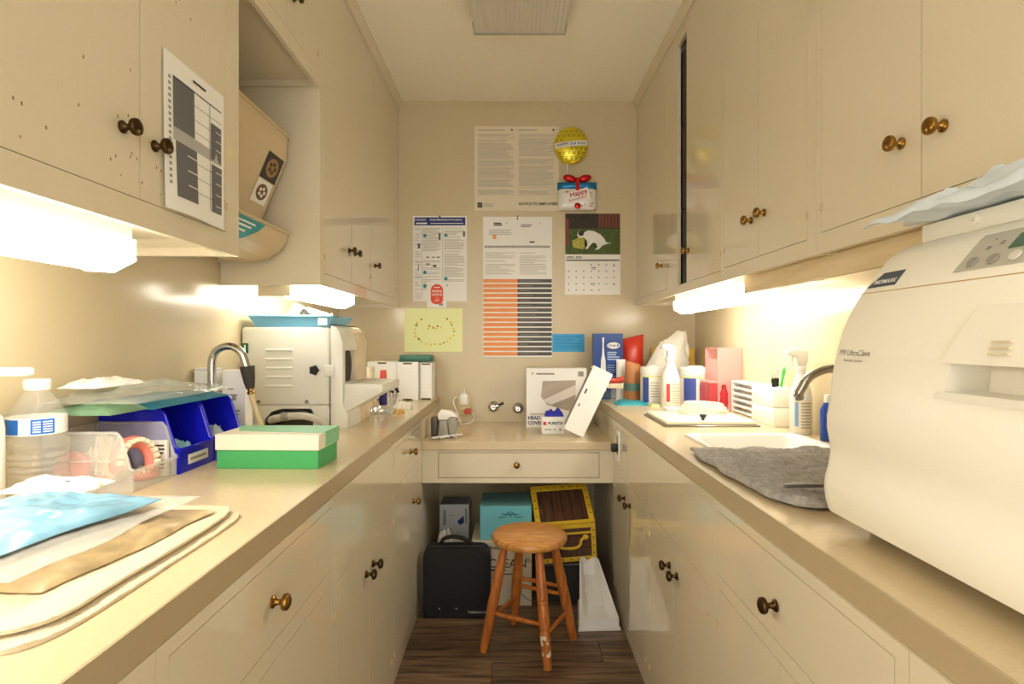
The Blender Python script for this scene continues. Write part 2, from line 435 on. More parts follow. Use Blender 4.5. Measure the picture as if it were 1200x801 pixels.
lfar = cabinet('wall_cabinet', 'cream far wall cabinet with mirror-like doors beside the posters', -1, UL, 1.977, YB-.001, ZU-.012, TOPZ,
        [(2.02, 2.364, 1.475, 2.57, 'door', (2.325, 1.605), 'dark', 'n'), (2.364, 2.68, 1.475, 2.57, 'door', (2.41, 1.605), 'dark', 'f'), (2.69, 3.25, 1.475, 2.57, 'door', (2.76, 1.6), 'dark', 'f')])
wob('mounting_block', G().box(-.905, -.79, 2.02, 2.045, 1.395, ZU+.008), PAINT, lfar)
# right wall cabinets
cabinet('wall_cabinet', 'nearest cream wall cabinet with two brass knobs above the sterilizer', 1, UR, .69, 1.36, ZU, TOPZ,
        [(.70, 1.01, 1.49, 2.57, 'door', (.957, 1.598), 'brass', 'n'), (1.01, 1.338, 1.49, 2.57, 'door', (1.06, 1.604), 'brass', 'f')])
cabinet('wall_cabinet', 'cream wall cabinet behind the right edge of the photo', 1, UR, -.30, .69, ZU, TOPZ, sym(-.02, .32, .66, 1.49, 2.57, 1.6, 'brass'))
cabinet('wall_cabinet', 'cream wall cabinet with brass-knobbed double doors above the sink', 1, UR, 1.36, 1.975, ZU, TOPZ,
        [(1.402, 1.681, 1.485, 2.57, 'door', (1.638, 1.605), 'brass', 'n'), (1.681, 1.955, 1.485, 2.57, 'door', (1.728, 1.602), 'brass', 'f')])
cabinet('wall_cabinet', 'cream wall cabinet with a dark open slot beside its door', 1, UR, 1.975, 2.56, ZU, TOPZ,
        [(1.984, 2.376, 1.48, 2.57, 'door', (2.345, 1.608), 'brass', 'n'), (2.376, 2.506, 1.48, 2.53, 'open', None, None, None)], shell=True)
cabinet('wall_cabinet', 'farthest cream wall cabinet against the back wall on the right', 1, UR, 2.56, YB-.001, ZU, TOPZ,
        [(2.66, 2.69, 1.48, 2.40, 'door', None, None, None), (2.69, 3.277, 1.48, 2.57, 'door', (2.76, 1.6), 'brass', 'f')])
# binders filling the slot; near-black covers also stand in for its unlit inside
unlit_cols = [(18, 15, 14), (34, 16, 15), (17, 18, 21), (70, 62, 54), (28, 26, 26)]
zz = ZU+.0365
for k, h in enumerate((.33, .36, .34)):
    f = thing('binder', ['black binder at the bottom of the dark cabinet slot', 'dark red binder in the middle of the dark cabinet slot', 'dark grey binder at the top of the dark cabinet slot'][k], 'binder', (.852, 2.4425, zz), group='binders in the open slot')
    mm = mat('binder %d' % k, unlit_cols[k], .5)
    ob('cover', G().box(-.108, .12, -.078, .078, 0, h, .004, 1), mm, f)
    ob('spine_label', G().box(-.1095, -.1075, -.02, .02, h*.35, h*.75), mat('grey label %d' % k, (52, 46, 42), .6), f)
    zz += h+.0005
# ------------------------------------------------------------------ lights of the room
DIFF = mat('glowing diffuser', (255, 250, 238), .4, emit=TUBE)
def strip_light(label, s, x0, x1, y0, y1, zt, ztop):
    """wrap-around fluorescent batten: x0 front face, x1 rear face (distances from the centre line)"""
    r = thing('under_cabinet_light', label, 'light fixture', (s*(x0+x1)/2, (y0+y1)/2, ztop), group='fluorescent battens under the wall cabinets')
    xm = (x0+x1)/2; h = zt
    wob('housing', G().box(s*(x0+.004), s*(x1-.004), y0, y1, h, ztop, .002, 1), WHITE, r)
    wob('diffuser', G().prism([(s*x0, h-.0005), (s*x1, h-.0005), (s*x1, h-.036), (s*(xm+.03), h-.055), (s*(xm-.02), h-.058), (s*x0, h-.038)], 'y', y0+.006, y1-.006, .004, 2), DIFF, r)
    for ya, yb in ((y0-.002, y0+.0055), (y1-.0055, y1+.002)):
        wob('end_cap', G().prism([(s*(x0-.001), h-.0005), (s*(x1+.001), h-.0005), (s*(x1+.001), h-.037), (s*(xm+.03), h-.057), (s*(xm-.02), h-.060), (s*(x0-.001), h-.039)], 'y', ya, yb), DIFF, r)
    return r
strip_light('large glowing fluorescent light under the nearest left wall cabinet', -1, .70, .82, .25, 1.054, 1.4235, 1.4615)
strip_light('glowing fluorescent light under the far left wall cabinet above the trimmer', -1, .72, .84, 2.05, 2.58, 1.443, 1.4495)
strip_light('glowing fluorescent light under the right wall cabinets', 1, .77, .88, 1.89, 2.72, 1.425, 1.4615)
vb = thing('wooden_valance', 'bare wooden strip under the right wall cabinet beside the light', 'board', (.78, 1.45, 1.385))
wob('board', G().box(0.765, .785, 1.03, 1.885, 1.392, 1.4615, .001, 1), RAWW, vb)
wob('batten', G().box(0.785, .86, 1.03, 1.885, 1.43, 1.4615), RAWW, vb)

cf = thing('ceiling_light', 'unlit ceiling light with grey ribbed lens', 'light fixture', (.03, 1.85, ZC), (0, 0, 0))
wob('housing', G().box(-.15, .21, 1.25, 2.44, ZC-.03, ZC-.0005, .003, 1), WHITE, cf)
LENS = mat('grey prismatic lens', (214, 208, 192), .35)
g = G(); n = 44
pts = []
for i in range(n+1):
    u = i/n; x = -.165+.39*u
    pts.append((x, ZC-.075 - (.0025 if i % 2 else 0)))
g.prism([(-.172, ZC-.034), *pts, (.232, ZC-.034)], 'y', 1.22, 2.455)
wob('lens', g, LENS, cf, False)
for yy in (2.455, 1.208):
    wob('end_plate', G().prism([(-.176, ZC-.03), (.236, ZC-.03), (.228, ZC-.08), (-.168, ZC-.08)], 'y', yy+.0005, yy+.0115), mat('grey end plate', (170, 164, 150), .4), cf)

# ------------------------------------------------------------------ papers and balloons on the back wall
def poster(name, label, cat, x0, x1, z0, z1, m=PAPER, t=.0009):
    r = thing(name, label, cat, ((x0+x1)/2, YB-.0003, z0))
    w_, h_ = x1-x0, z1-z0
    ob('sheet', G().box(-w_/2, w_/2, -t, 0, 0, h_), m, r, smooth=False)
    return r, w_, h_
def pin(r, u, v, d, m=None):
    ob('pin', G().at(RX(PI/2)).lathe([(0, 0), (.005, 0), (.005, .002), (.003, .006), (.0045, .008), (0, .009)], 12), m or INK, r, (u, -d, v))
LINK = mat('pale ink', (180, 174, 160), .8)
NP = mat('aged notice paper', (226, 214, 188), .8)
r, w_, h_ = poster('notice_poster', 'large square cream notice poster with two columns of fine print', 'poster', -.225, .27, 1.997, 2.492, NP)
random.seed(1)
rc = lines(-w_/2+.02, -.012, h_-.045, 62, .0058, .0026) + lines(.012, w_/2-.025, h_-.045, 62, .0058, .0026) + [(-w_/2+.02, h_-.025, -.07, h_-.018), (.012, h_-.025, .12, h_-.018)]
stuff(ob('fine_print', flats(rc, .0013), LINK, r, smooth=False))
txt('title', 'NOTICE TO EMPLOYEES', .021, .125, .04, INK, r, .0014, bold=.0006)
ob('logo', flats([(-w_/2+.018, .02, -w_/2+.046, .048)], .0013), INK, r); txt('logo_mark', 'all', .014, -w_/2+.032, .034, NP, r, .0018)
ob('small_print', flats(lines(-w_/2+.055, -.13, .042, 3, .007, .0025), .0013), GINK, r)
pin(r, -.028, h_-.022, .0009); pin(r, w_/2-.033, h_-.022, .0009)

r, w_, h_ = poster('instruction_poster', 'white instruction poster with navy header band and tiny diagrams', 'poster', -.585, -.27, 1.467, 1.967, CARD)
NAVY = mat('navy ink', (36, 54, 120), .5); TEAL = mat('teal ink', (40, 140, 150), .5)
ob('header_band', flats([(-w_/2+.008, h_-.055, w_/2-.008, h_-.008)], .0013), NAVY, r)
txt('header_word', 'HANDS', .020, -.115, h_-.023, CARD, r, .002); txt('header_title', 'Simple Maintenance Procedures', .0145, .035, h_-.022, CARD, r, .002, bold=.0003)
ob('header_rule', flats([(-w_/2+.018, h_-.047, -.075, h_-.039), (-.055, h_-.045, w_/2-.02, h_-.041)], .0018), CARD, r)
rc = lines(-w_/2+.012, -.112, h_-.07, 40, .0105, .003, .5, .3) + lines(-.1, .01, h_-.07, 20, .007, .0028, .4) + lines(.025, w_/2-.012, h_-.07, 44, .0072, .0028, .4, .2) + lines(-.1, .01, .24, 22, .0085, .0028, .5, .3)
stuff(ob('fine_print', flats(rc, .0013), LINK, r, smooth=False))
ob('column_rule', flats([(-.106, .02, -.1045, h_-.065), (.016, .1, .0175, h_-.065), (-w_/2+.01, .33, -.107, .3315), (-w_/2+.01, .23, -.107, .2315), (-w_/2+.01, .14, -.107, .1415)], .0014), NAVY, r)
stuff(ob('diagram', flats([(-.008, .36, .004, .40), (-.08, .255, -.062, .262), (-.045, .255, -.03, .262), (-.02, .255, 0, .262), (-.08, .215, -.06, .222), (-.04, .2, -.02, .215), (-.13, .31, -.115, .34), (.135, .38, .148, .41), (-.128, .18, -.123, .215)], .0014), mat('mid ink', (110, 106, 102), .7), r))
for u, v in ((-.088, .385), (.035, .387), (-.088, .17), (.035, .133), (.035, .095), (-.088, .09)):
    ob('step_dot', disc(u, v, .0105, .0017), TEAL, r)
pin(r, 0, h_-.004, .0009)

r, w_, h_ = poster('sticker_card', 'white card with orange rounded people love us badge below the instruction poster', 'card', -.502, -.387, 1.43, 1.58, CARD)
r.location.y -= .0022
OR = mat('orange red ink', (232, 78, 44), .5)
rr = .036
ob('badge', poly([(rr*math.cos(a), .102+rr*math.sin(a)) for a in [PI*i/12 for i in range(13)]] + [(-rr*math.cos(a), .045-rr*.7*math.sin(a)) for a in [PI*i/12 for i in range(13)]], .0013), OR, r)
txt('badge_text', 'PEOPLE', .017, 0, .096, CARD, r, .0018, bold=.0006); txt('badge_text', 'LOVE US', .0155, 0, .076, CARD, r, .0018, bold=.0006)
txt('badge_text', 'on', .011, 0, .061, CARD, r, .0018); txt('badge_text', 'yelp', .018, 0, .045, CARD, r, .0018, rot=(0, R(-12), 0))
ob('badge_print', flats([(-.018, .116, .018, .122)], .0016), CARD, r); ob('code_box', flats([(.012, .012, .036, .026)], .0016), GINK, r)

r, w_, h_ = poster('drawing_sheet', 'pale yellow paper with a ring of small dot stickers', 'paper', -.635, -.295, 1.172, 1.427, mat('pale yellow green paper', (236, 240, 178), .8))
r.location.y -= .0008
YE = mat('yellow dot', (232, 204, 60), .6); OL = mat('olive dot', (140, 132, 40), .6)
random.seed(4)
for k in range(26):
    a = 2*PI*k/26+.15; u, v = .115*math.cos(a)+.005, .125+.085*math.sin(a)
    if 1.1 < a < 2.2: continue
    rd = random.uniform(.005, .0075)
    ob('dot_sticker', disc(u+random.uniform(-.004, .004), v+random.uniform(-.004, .004), rd, .0013, 10), random.choice([YE, OL, YE]), r)
for k in range(7): ob('dot_sticker', disc(-.03+.012*k-.006*(k % 2), .135+.01*((k*3) % 4)/2, .006, .0013, 10), [YE, OL][k % 2], r)

r, w_, h_ = poster('wall_planner', 'long white wall planner with orange and grey stripes', 'calendar', -.175, .23, 1.142, 1.962, CARD, .004)
OG = mat('orange stripe', (240, 152, 92), .6); GS = mat('grey stripe', (92, 90, 90), .6)
n = 16; st = .455/n
for i in range(n): ob('orange_stripe', flats([(-w_/2+.002, .008+i*st, 0, .008+i*st+st*.72)], .0045), OG, r)
for i in range(n): ob('grey_stripe', flats([(0, .008+i*st, w_/2-.002, .008+i*st+st*.72)], .0045), GS, r)
stuff(ob('stripe_text', flats([(.012, .008+i*st+st*.28, .012+random.uniform(.05, .12), .008+i*st+st*.40) for i in range(n)], .0049), GINK, r))
ob('spiral_binding', flats([(-w_/2+.01+i*.0094, .638, -w_/2+.0152+i*.0094, .651) for i in range(41)], .0047), INK, r)
rc = lines(-w_/2+.015, -.01, .61, 14, .0095, .003, .5) + lines(.012, w_/2-.03, .61, 14, .0095, .003, .5) + lines(-w_/2+.035, -.03, .745, 4, .009, .003, .5)
stuff(ob('fine_print', flats(rc, .0045), LINK, r, smooth=False))
ob('heading', flats([(-.14, .778, -.095, .785), (-.14, .768, -.09, .775), (.02, .77, .085, .774), (.02, .76, .075, .764), (.07, .668, .1, .676)], .0045), INK, r)
ob('logo', flats([(-.145, .69, -.125, .714)], .0046), OG, r)
ob('hang_dot', disc(-.065, .783, .003, .0046), INK, r); ob('hang_dot', disc(.13, .783, .003, .0046), INK, r)
pin(r, 0, h_-.012, .004); pin(r, 0, h_+.002, .0)

r, w_, h_ = poster('dog_calendar', 'wall calendar for april with photo of white dog on grass', 'calendar', .305, .63, 1.507, 1.982, CARD, .003)
pz = .235
ob('photo_grass', flats([(-w_/2+.001, pz, w_/2-.001, h_-.001)], .0034), mat('photo grass', (86, 104, 44), .6, var=(40, .5)), r)
ob('photo_fence', flats([(-w_/2+.001, h_-.09, w_/2-.001, h_-.001)], .0036), mat('photo shrubs', (62, 54, 40), .6, var=(50, .5)), r)
for k in range(7): ob('photo_slat', flats([(.035+k*.019, h_-.085, .047+k*.019, h_-.002)], .0039), mat('photo slat', (128, 66, 48), .6), r)
ob('photo_post', flats([(-w_/2+.002, pz+.05, -w_/2+.022, h_-.03)], .0039), mat('photo slat', (128, 66, 48), .6), r)
ob('photo_leaves', poly([(-.115, pz+.04), (-.06, pz+.03), (-.025, pz+.055), (-.035, pz+.085), (-.08, pz+.1), (-.12, pz+.08)], .0039), mat('photo leaves', (196, 188, 84), .6, var=(70, .4)), r)
DW = mat('photo dog white', (232, 230, 222), .6)
dog = [(-.06, .12), (-.03, .135), (.01, .13), (.05, .11), (.075, .085), (.085, .065), (.115, .055), (.118, .062), (.088, .05), (.06, .04), (.045, .022), (.02, .014), (.012, .02), (.03, .03), (.02, .055), (0, .06), (-.02, .04), (-.035, .02), (-.05, .022), (-.035, .045), (-.04, .07), (-.055, .09), (-.085, .088), (-.105, .1), (-.095, .125), (-.08, .14)]
dog = [(.9*u+.0, pz+.012+.95*v) for u, v in dog]
gd = G(); gd.f([gd.v((u, -.0043, v)) for u, v in dog]); bmesh.ops.triangulate(gd.bm, faces=gd.bm.faces[:])
ob('photo_dog', gd, DW, r)
ob('photo_dog_patch', disc(-.068, pz+.124, .017, .0046, 14), INK, r); ob('photo_dog_nose', disc(-.092, pz+.105, .005, .0046, 10), INK, r)
txt('month', 'APRIL 2020', .019, -w_/2+.008, .217, INK, r, .0036, 'LEFT', bold=.0004)
ob('weekday_band', flats([(-w_/2+.006, .197, w_/2-.006, .204)], .0035), INK, r)
rc = []
for i in range(5):
    for j in range(7):
        if i == 0 and j < 3 or i == 4 and j > 4: continue
        rc.append((-w_/2+.018+j*.044, .17-i*.037, -w_/2+.026+j*.044, .178-i*.037))
stuff(ob('dates', flats(rc, .0035), GINK, r))
ob('handwriting', flats([(-.01, .155, .02, .159), (0, .146, .014, .15), (.12, .165, .132, .169), (-.008, .062, .014, .066), (0, .052, .012, .055), (.12, .055, .132, .058), (0, .02, .006, .023)], .0036), INK, r)

r, w_, h_ = poster('note_card', 'blue handwritten card beside the striped planner', 'card', .222, .42, 1.172, 1.277, mat('blue card', (72, 168, 222), .7))
ob('handwriting', flats(lines(-.075, .08, .088, 6, .0135, .0022, .4, 0), .0013), mat('blue ink', (28, 84, 140), .6), r)

# foil balloons
FOY = mat('yellow foil', (228, 206, 40), .16, .35); FOR = mat('red foil', (196, 26, 28), .14, .5); FOB = mat('blue foil', (30, 120, 176), .16, .4); FOW = mat('white foil', (232, 232, 226), .22, .1)
bl = thing('foil_balloon', 'round yellow smiley foil balloon reading happy 2nd', 'balloon', (.337, YB-.034, 2.257))
g = G().at(T(0, 0, .11)); g.ball((0, 0, 0), (.1, .033, .108), 36, 18)
ob('balloon', g, FOY, bl)
def onb(u, v, e=.0012): return -(.033*math.sqrt(max(0, 1-(u/.1)**2-((v-.11)/.108)**2))+e)
def curved(pts):
    g = G(); return g
g = G()
for row in range(7):
    for k in range(7):
        v = .035+row*.025; u = -.084+k*.028+(.014 if row % 2 else 0)
        if (u/.1)**2+((v-.11)/.108)**2 > .8 or abs(v-.112-u*.1) < .026: continue
        for dx, dz, a, b in ((-.005, .004, .0034, .003), (.0055, .004, .0034, .003), (0, -.005, .007, .0022)):
            cc = [(u+dx+a*math.cos(t*PI/4), v+dz+b*math.sin(t*PI/4)) for t in range(8)]
            g.f([g.v((p, onb(p, q, .0028), q)) for p, q in cc])
stuff(ob('smiley_pattern', g, INK, bl, smooth=False))
g = G(); g.grid(20, 4, lambda a, b: ((-.094+.188*a), onb(-.094+.188*a, .096+.03*b+(a-.5)*.018, .0024), .096+.03*b+(a-.5)*.018))
ob('ribbon_band', g, FOW, bl)
t = txt('lettering', 'HAPPY 2nd Anniv', .023, 0, 0, INK, bl, 0, bold=.0003)
for v in t.data.vertices:
    u, q = v.co.x, v.co.z+.111+v.co.x*.095
    v.co = (u, onb(u, q, .0036), q)
ob('neck', G().tube([(-.02, .008, .004), (-.022, .008, -.02), (-.02, .012, -.05)], [.007, .004, .003], 8), FOW, bl)

gf = thing('foil_balloon', 'gift-box shaped foil balloon with red bow and anniversary greeting', 'balloon', (.3725, YB-.03, 1.993))
def pill(g, x0, x1, z0, z1, t, n=14, e=4):
    def f(s): return lambda u, v: (x0+(x1-x0)*u, s*t*((1-abs(2*u-1)**e)*(1-abs(2*v-1)**e))**.5, z0+(z1-z0)*v)
    return g.slab(n, n, f(-1), f(1))
ob('box', pill(G(), -.108, .108, .0, .135, .026), FOW, gf)
ob('lid_band', pill(G(), -.114, .114, .118, .162, .027), FOB, gf)
ob('label', G().at(T(-.005, -.0285, .075) @ RY(R(-16))).box(-.075, .075, -.001, .001, -.034, .034, .0008, 1), CARD, gf)
txt('greeting', 'Happy', .04, .005, .093, FOR, gf, .0312, rot=(0, R(-16), 0), bold=.0006); txt('greeting', 'Anniversary', .022, 0, .062, FOR, gf, .0316, rot=(0, R(-16), 0))
random.seed(9)
dc = [FOR, FOB, mat('green foil dot', (40, 130, 70), .3), mat('yellow foil dot', (220, 180, 40), .3)]
for k in range(26):
    u, v = random.uniform(-.095, .095), random.uniform(.012, .112)
    if abs(u+.005) < .075 and abs(v-.075-(u)*.28) < .04: continue
    dd = .026*((1-abs(u/.108)**4)*(1-abs(2*v/.135-1)**4))**.5
    ob('dot', disc(u, v, random.uniform(.003, .006), dd+.0012, 8), random.choice(dc), gf)
g = G()
for sgn in (-1, 1):
    g.at(T(sgn*.043, -.012, .182) @ RY(sgn*R(-14))); g.ball((0, 0, 0), (.04, .018, .021), 20, 12)
g.at(T(0, -.016, .172)); g.ball((0, 0, 0), (.015, .016, .015), 14, 10)
ob('bow', g, FOR, gf)
ob('bow_tail', G().at(T(.0, -.031, .0)).box(-.011, .011, -.002, .002, .108, .165, .001, 1), FOR, gf)
ob('flower', G().at(T(.0, -.03, .02)).ball((0, 0, 0), (.02, .006, .018), 9, 6), FOR, gf)

# ------------------------------------------------------------------ paper on the near left cabinet door
sc = thing('schedule_sheet', 'white printed schedule sheet taped to the nearest left cabinet door', 'paper', (-UL+.003, 1.1975, 1.492), (0, 0, PI/2))
w_, h_ = .225, .305
def sh(d): return lambda u, v: (-w_/2+w_*u, -.001-.004*(1-v)**2*(1+math.sin(u*5))-d, h_*v)
ob('sheet', G().slab(12, 12, sh(.0007), sh(0)), PAPER, sc)
def curl(g):
    for v in g.bm.verts:
        u, q = (v.co.x+w_/2)/w_, v.co.z/h_
        v.co.y += -.001-.004*(1-q)**2*(1+math.sin(u*5))-.0007
    return g
def fine(rects):
    out = []
    for a, b, c, d in rects:
        for i in range(4):
            for j in range(6): out.append((a+(c-a)*i/4, b+(d-b)*j/6, a+(c-a)*(i+1)/4, b+(d-b)*(j+1)/6))
    return out
for rct in ((-.085, .165, -.01, .265), (-.078, .03, -.003, .14), (.055, .145, .1, .225), (.058, .03, .102, .135)):
    ob('dark_block', curl(flats(fine([rct]), .0006)), mat('toner grey', (104, 104, 104), .7), sc)
ob('grey_bar', curl(flats(fine([(-.085, .14, .1, .165)]), .0005)), mat('light toner', (176, 174, 168), .7), sc)
ob('rule', curl(flats(fine([(-.085, .262, .1, .2645), (.05, .03, .0515, .262), (-.01, .235, .1, .236), (-.01, .205, .055, .206), (-.01, .18, .055, .181), (-.003, .115, .058, .116), (-.003, .085, .058, .086), (-.003, .055, .058, .056)]), .0008)), INK, sc)
ob('grid_rule', curl(flats(fine([(-.04, .12-.03*k, -.005, .122-.03*k) for k in range(3)] + [(.075, .12-.025*k, .1, .1215-.025*k) for k in range(4)] + [(.075, .21-.02*k, .1, .2115-.02*k) for k in range(3)]), .0009)), PAPER, sc)
ob('title', curl(flats(fine([(-.015, .282, .035, .287)]), .0006)), INK, sc)
ob('side_text', curl(flats(fine([(-.1, .05+.012*k, -.092, .056+.012*k) for k in range(18)]), .0006)), GINK, sc)

# ------------------------------------------------------------------ wall pockets in the niche
TANP = mat('tan plastic', (206, 185, 146), .35)
def pocket(label, prof, y0, y1):
    r = thing('wall_pocket', label, 'wall pocket', (XL+.12, (y0+y1)/2, min(p[1] for p in prof)), group='tan wall pockets in the niche')
    wall = prof
    inner = []
    g = G()
    for a, b in zip(wall, wall[1:]):
        dx, dz = b[0]-a[0], b[1]-a[1]; L = math.hypot(dx, dz); nx, nz = -dz/L*.004, dx/L*.004
        g.prism([a, b, (b[0]+nx, b[1]+nz), (a[0]+nx, a[1]+nz)], 'y', y0, y1)
    wob('front_shell', g, TANP, r)
    back = [(XL+.001, wall[0][1]), (XL+.001, wall[-1][1]+.02)]
    for ya, yb in ((y0, y0+.004), (y1-.004, y1)):
        wob('end_panel', G().prism([(XL+.001, wall[0][1])] + wall + [(XL+.001, wall[-1][1]+.03)], 'y', ya, yb), TANP, r)
    wob('back_panel', G().box(XL+.0006, XL+.004, y0, y1, wall[0][1], wall[-1][1]+.06), TANP, r)
    wob('rim', G().tube([(wall[-1][0]+.002, y0, wall[-1][1]), (wall[-1][0]+.002, y1, wall[-1][1])], .005, 8), TANP, r)
    return r
pk = pocket('tall upper tan plastic wall pocket with two badge stickers', [(-.93, 1.625), (-.868, 1.63), (-.775, 1.855), (-.772, 1.935)], 1.46, 1.952)
q = thing('sticker', 'dark round-badge sticker on the upper tan wall pocket', 'sticker')
def slantpt(t, y_, d=.0015):
    a, b = Vector((-.868, 1.63)), Vector((-.775, 1.855)); p = a+(b-a)*t; n_ = Vector((b.y-a.y, -(b.x-a.x))).normalized()
    return (p.x+n_.x*d, y_, p.y+n_.y*d)
def sticker(parent, nm, t0, t1, ya, yb, m, d=.0015):
    g = G(); g.f([g.v(slantpt(t0, ya, d)), g.v(slantpt(t0, yb, d)), g.v(slantpt(t1, yb, d)), g.v(slantpt(t1, ya, d))])
    return wob(nm, g, m, parent, False)
bpy.data.objects.remove(q)
def badge(label, t0, t1, ya, yb, m0, m1):
    r = thing('sticker', label, 'sticker', (slantpt((t0+t1)/2, 0)[0], (ya+yb)/2, slantpt(t0, 0)[2]))
    sticker(r, 'backing', t0, t1, ya, yb, m0)
    g = G()
    g.f([g.v(slantpt((t0+t1)/2+(t1-t0)*.36*math.sin(a), (ya+yb)/2+(yb-ya)*.36*math.cos(a), .0022)) for a in [2*PI*k/16 for k in range(16)]])
    wob('emblem', g, m1, r, False)
    g = G()
    for k in range(5):
        a = 2*PI*k/5
        g.f([g.v(slantpt((t0+t1)/2+(t1-t0)*(.16*math.sin(a)+.08*math.sin(b)), (ya+yb)/2+(yb-ya)*(.16*math.cos(a)+.08*math.cos(b)), .0028)) for b in [2*PI*j/8 for j in range(8)]])
    wob('emblem_detail', g, m0, r, False)
DKS = mat('dark sticker', (44, 38, 32), .5); GOLD = mat('dull gold', (150, 116, 60), .4)
badge('dark emblem sticker with gold crest on the upper tan wall pocket', .60, .96, 1.82, 1.935, DKS, GOLD)
badge('white sticker with brown figure on the upper tan wall pocket', .27, .585, 1.82, 1.925, CARD, mat('brown ink', (110, 78, 56), .6))
pk2 = pocket('short rounded lower tan plastic wall pocket with teal sticker', [(-.945, 1.505), (-.875, 1.506), (-.835, 1.517), (-.802, 1.54), (-.778, 1.57), (-.77, 1.602)], 1.46, 1.952)
tq = thing('sticker', 'teal half-round sticker on the lower tan wall pocket', 'sticker', (-.77, 1.66, 1.54))
def lowpt(z, y_, d):
    P = [(-.835, 1.517), (-.802, 1.54), (-.778, 1.57), (-.77, 1.602)]
    for a, b in zip(P, P[1:]):
        if a[1] <= z <= b[1]+1e-6: return (a[0]+(b[0]-a[0])*(z-a[1])/(b[1]-a[1])+d, y_, z)
    return (P[0][0]+d, y_, z)
g = G(); g.grid(8, 8, lambda u, v: lowpt(1.525+.07*v, 1.56+(.06+.15*v**.6)*u, .003)); wob('backing', g, mat('teal sticker', (44, 150, 156), .5), tq)
g = G()
for k in range(4): g.grid(6, 1, lambda u, v: lowpt(1.543+.012*k+.005*v, 1.575+(.07+.02*k)*u, .0045))
wob('lettering', g, CARD, tq, False)
# ------------------------------------------------------------------ helpers for soft packs
def crumple(name, label, cat, x0, x1, y0, y1, z0, h, m, seed=0, n=22, rough=.35, rz=0., outline=.05, group=None):
    """a puffy crumpled packet resting on z0"""
    o3 = Vector((seed*7.3, seed*3.1, seed*1.7)); lx, ly = x1-x0, y1-y0
    def base(u, v):
        k = 1+outline*noise.noise(Vector((u*3, v*3, seed+.5)))*2
        return ((u-.5)*lx*k, (v-.5)*ly*k)
    def top(u, v):
        bx_, by_ = base(u, v); e = ((1-abs(2*u-1)**3)*(1-abs(2*v-1)**3))**.5
        nz = noise.noise(Vector((u*4, v*4, 0))+o3)*rough + noise.noise(Vector((u*11, v*11, 3))+o3)*rough*.6
        ridg = (1-abs(noise.noise(Vector((u*6, v*6, 8))+o3))*2)*rough*.4
        return (bx_, by_, .0012+h*e*max(.15, .72+nz+ridg))
    def bot(u, v): bx_, by_ = base(u, v); return (bx_, by_, 0)
    o = ob(name, G().slab(n, n, top, bot), m, None, ((x0+x1)/2, (y0+y1)/2, z0), (0, 0, rz))
    if label: tag(o, label, cat, group)
    return o
def carton(name, label, x0, x1, y0, y1, z0, z1, m, cat='box', rz=0., bev=.0015, group=None):
    """upright carton: root at base centre, local front faces -Y"""
    r = thing(name, label, cat, ((x0+x1)/2, (y0+y1)/2, z0), (0, 0, rz), group)
    w_, d_, h_ = x1-x0, y1-y0, z1-z0
    ob('body', G().box(-w_/2, w_/2, -d_/2, d_/2, 0, h_, bev, 1), m, r)
    return r, w_, d_, h_

# ------------------------------------------------------------------ model trimmer on the left worktop
ENAM = mat('off-white enamel', (226, 224, 212), .3)
tr = thing('model_trimmer', 'off-white bench trimmer machine with vents and open wheel guard', 'machine', (-.82, 2.29, ZT))
y0, y1 = 2.12, 2.46
wob('housing', G().box(-1.013, -.682, y0, y1, .995, 1.288, .012, 3), ENAM, tr)
g = G().prism([(-1.005, ZT), (-.93, ZT), (-.925, .945), (-.90, .972), (-.86, .984), (-.752, .984), (-.745, .97), (-.745, ZT), (-.684, ZT), (-.684, .9955), (-1.005, .9955)], 'y', y0+.003, y0+.02)
g.box(-1.005, -.99, y0+.02, y1, ZT, .9955); g.box(-.70, -.684, y0+.02, y1, ZT, .9955); g.box(-.99, -.70, y1-.01, y1, ZT, .9955)
wob('base', g, ENAM, tr)
# wheel head: cheeks around an opening
hp = [(-.678, ZT), (-.615, ZT), (-.615, .95), (-.6325, 1.0), (-.6325, 1.23), (-.645, 1.27), (-.66, 1.287), (-.678, 1.295)]
wob('near_cheek', G().prism(hp, 'y', y0-.004, y0+.03, .003, 2), ENAM, tr)
wob('far_cheek', G().prism(hp, 'y', y1-.16, y1+.004, .003, 2), mat('stained enamel', (232, 214, 178), .4, var=(14, .25)), tr)
wob('head_top', G().prism([(-.678, 1.2), (-.6325, 1.2), (-.6325, 1.23), (-.645, 1.27), (-.66, 1.287), (-.678, 1.295)], 'y', y0+.03, y1-.16), ENAM, tr)
wob('head_bottom', G().prism([(-.678, ZT), (-.615, ZT), (-.615, .95), (-.6325, 1.0), (-.6325, 1.08), (-.678, 1.08)], 'y', y0+.03, y1-.16), ENAM, tr)
wob('wheel', G().at(T(-.672, 2.225, 1.14) @ RY(PI/2)).lathe([(0, .02), (.02, .022), (.075, .02), (.078, .01), (.075, 0), (0, 0)], 32), RUBBER, tr)
wob('seam', G().prism([(p[0]-.0035 if i in (0, 7) else -.676, p[1]) for i, p in enumerate([(-.678, ZT+.002), (-.676, ZT+.002), (-.676, 1.297), (-.678, 1.297)])] , 'y', y0-.003, y1+.002), mat('dark gasket', (76, 70, 62), .6), tr)
tb = wob('work_table', G().prism([(-.632, 1.077), (-.49, 1.073), (-.488, 1.045), (-.632, .965)], 'y', y0+.01, y1-.01, .003, 2), ENAM, tr)
for k in range(5):
    z = 1.202-.0334*k
    wob('louvre', G().at(T(-.87, y0, z)).tube([(-.052, 0, 0), (-.048, -.001, 0), (.048, -.001, 0), (.052, 0, 0)], [.001, .005, .005, .001], 8), ENAM, tr)
sw = wob('switch', G().box(-1.008, -.984, y0-.005, y0, 1.19, 1.228, .002, 1), mat('dark green switch', (10, 92, 62), .3), tr)
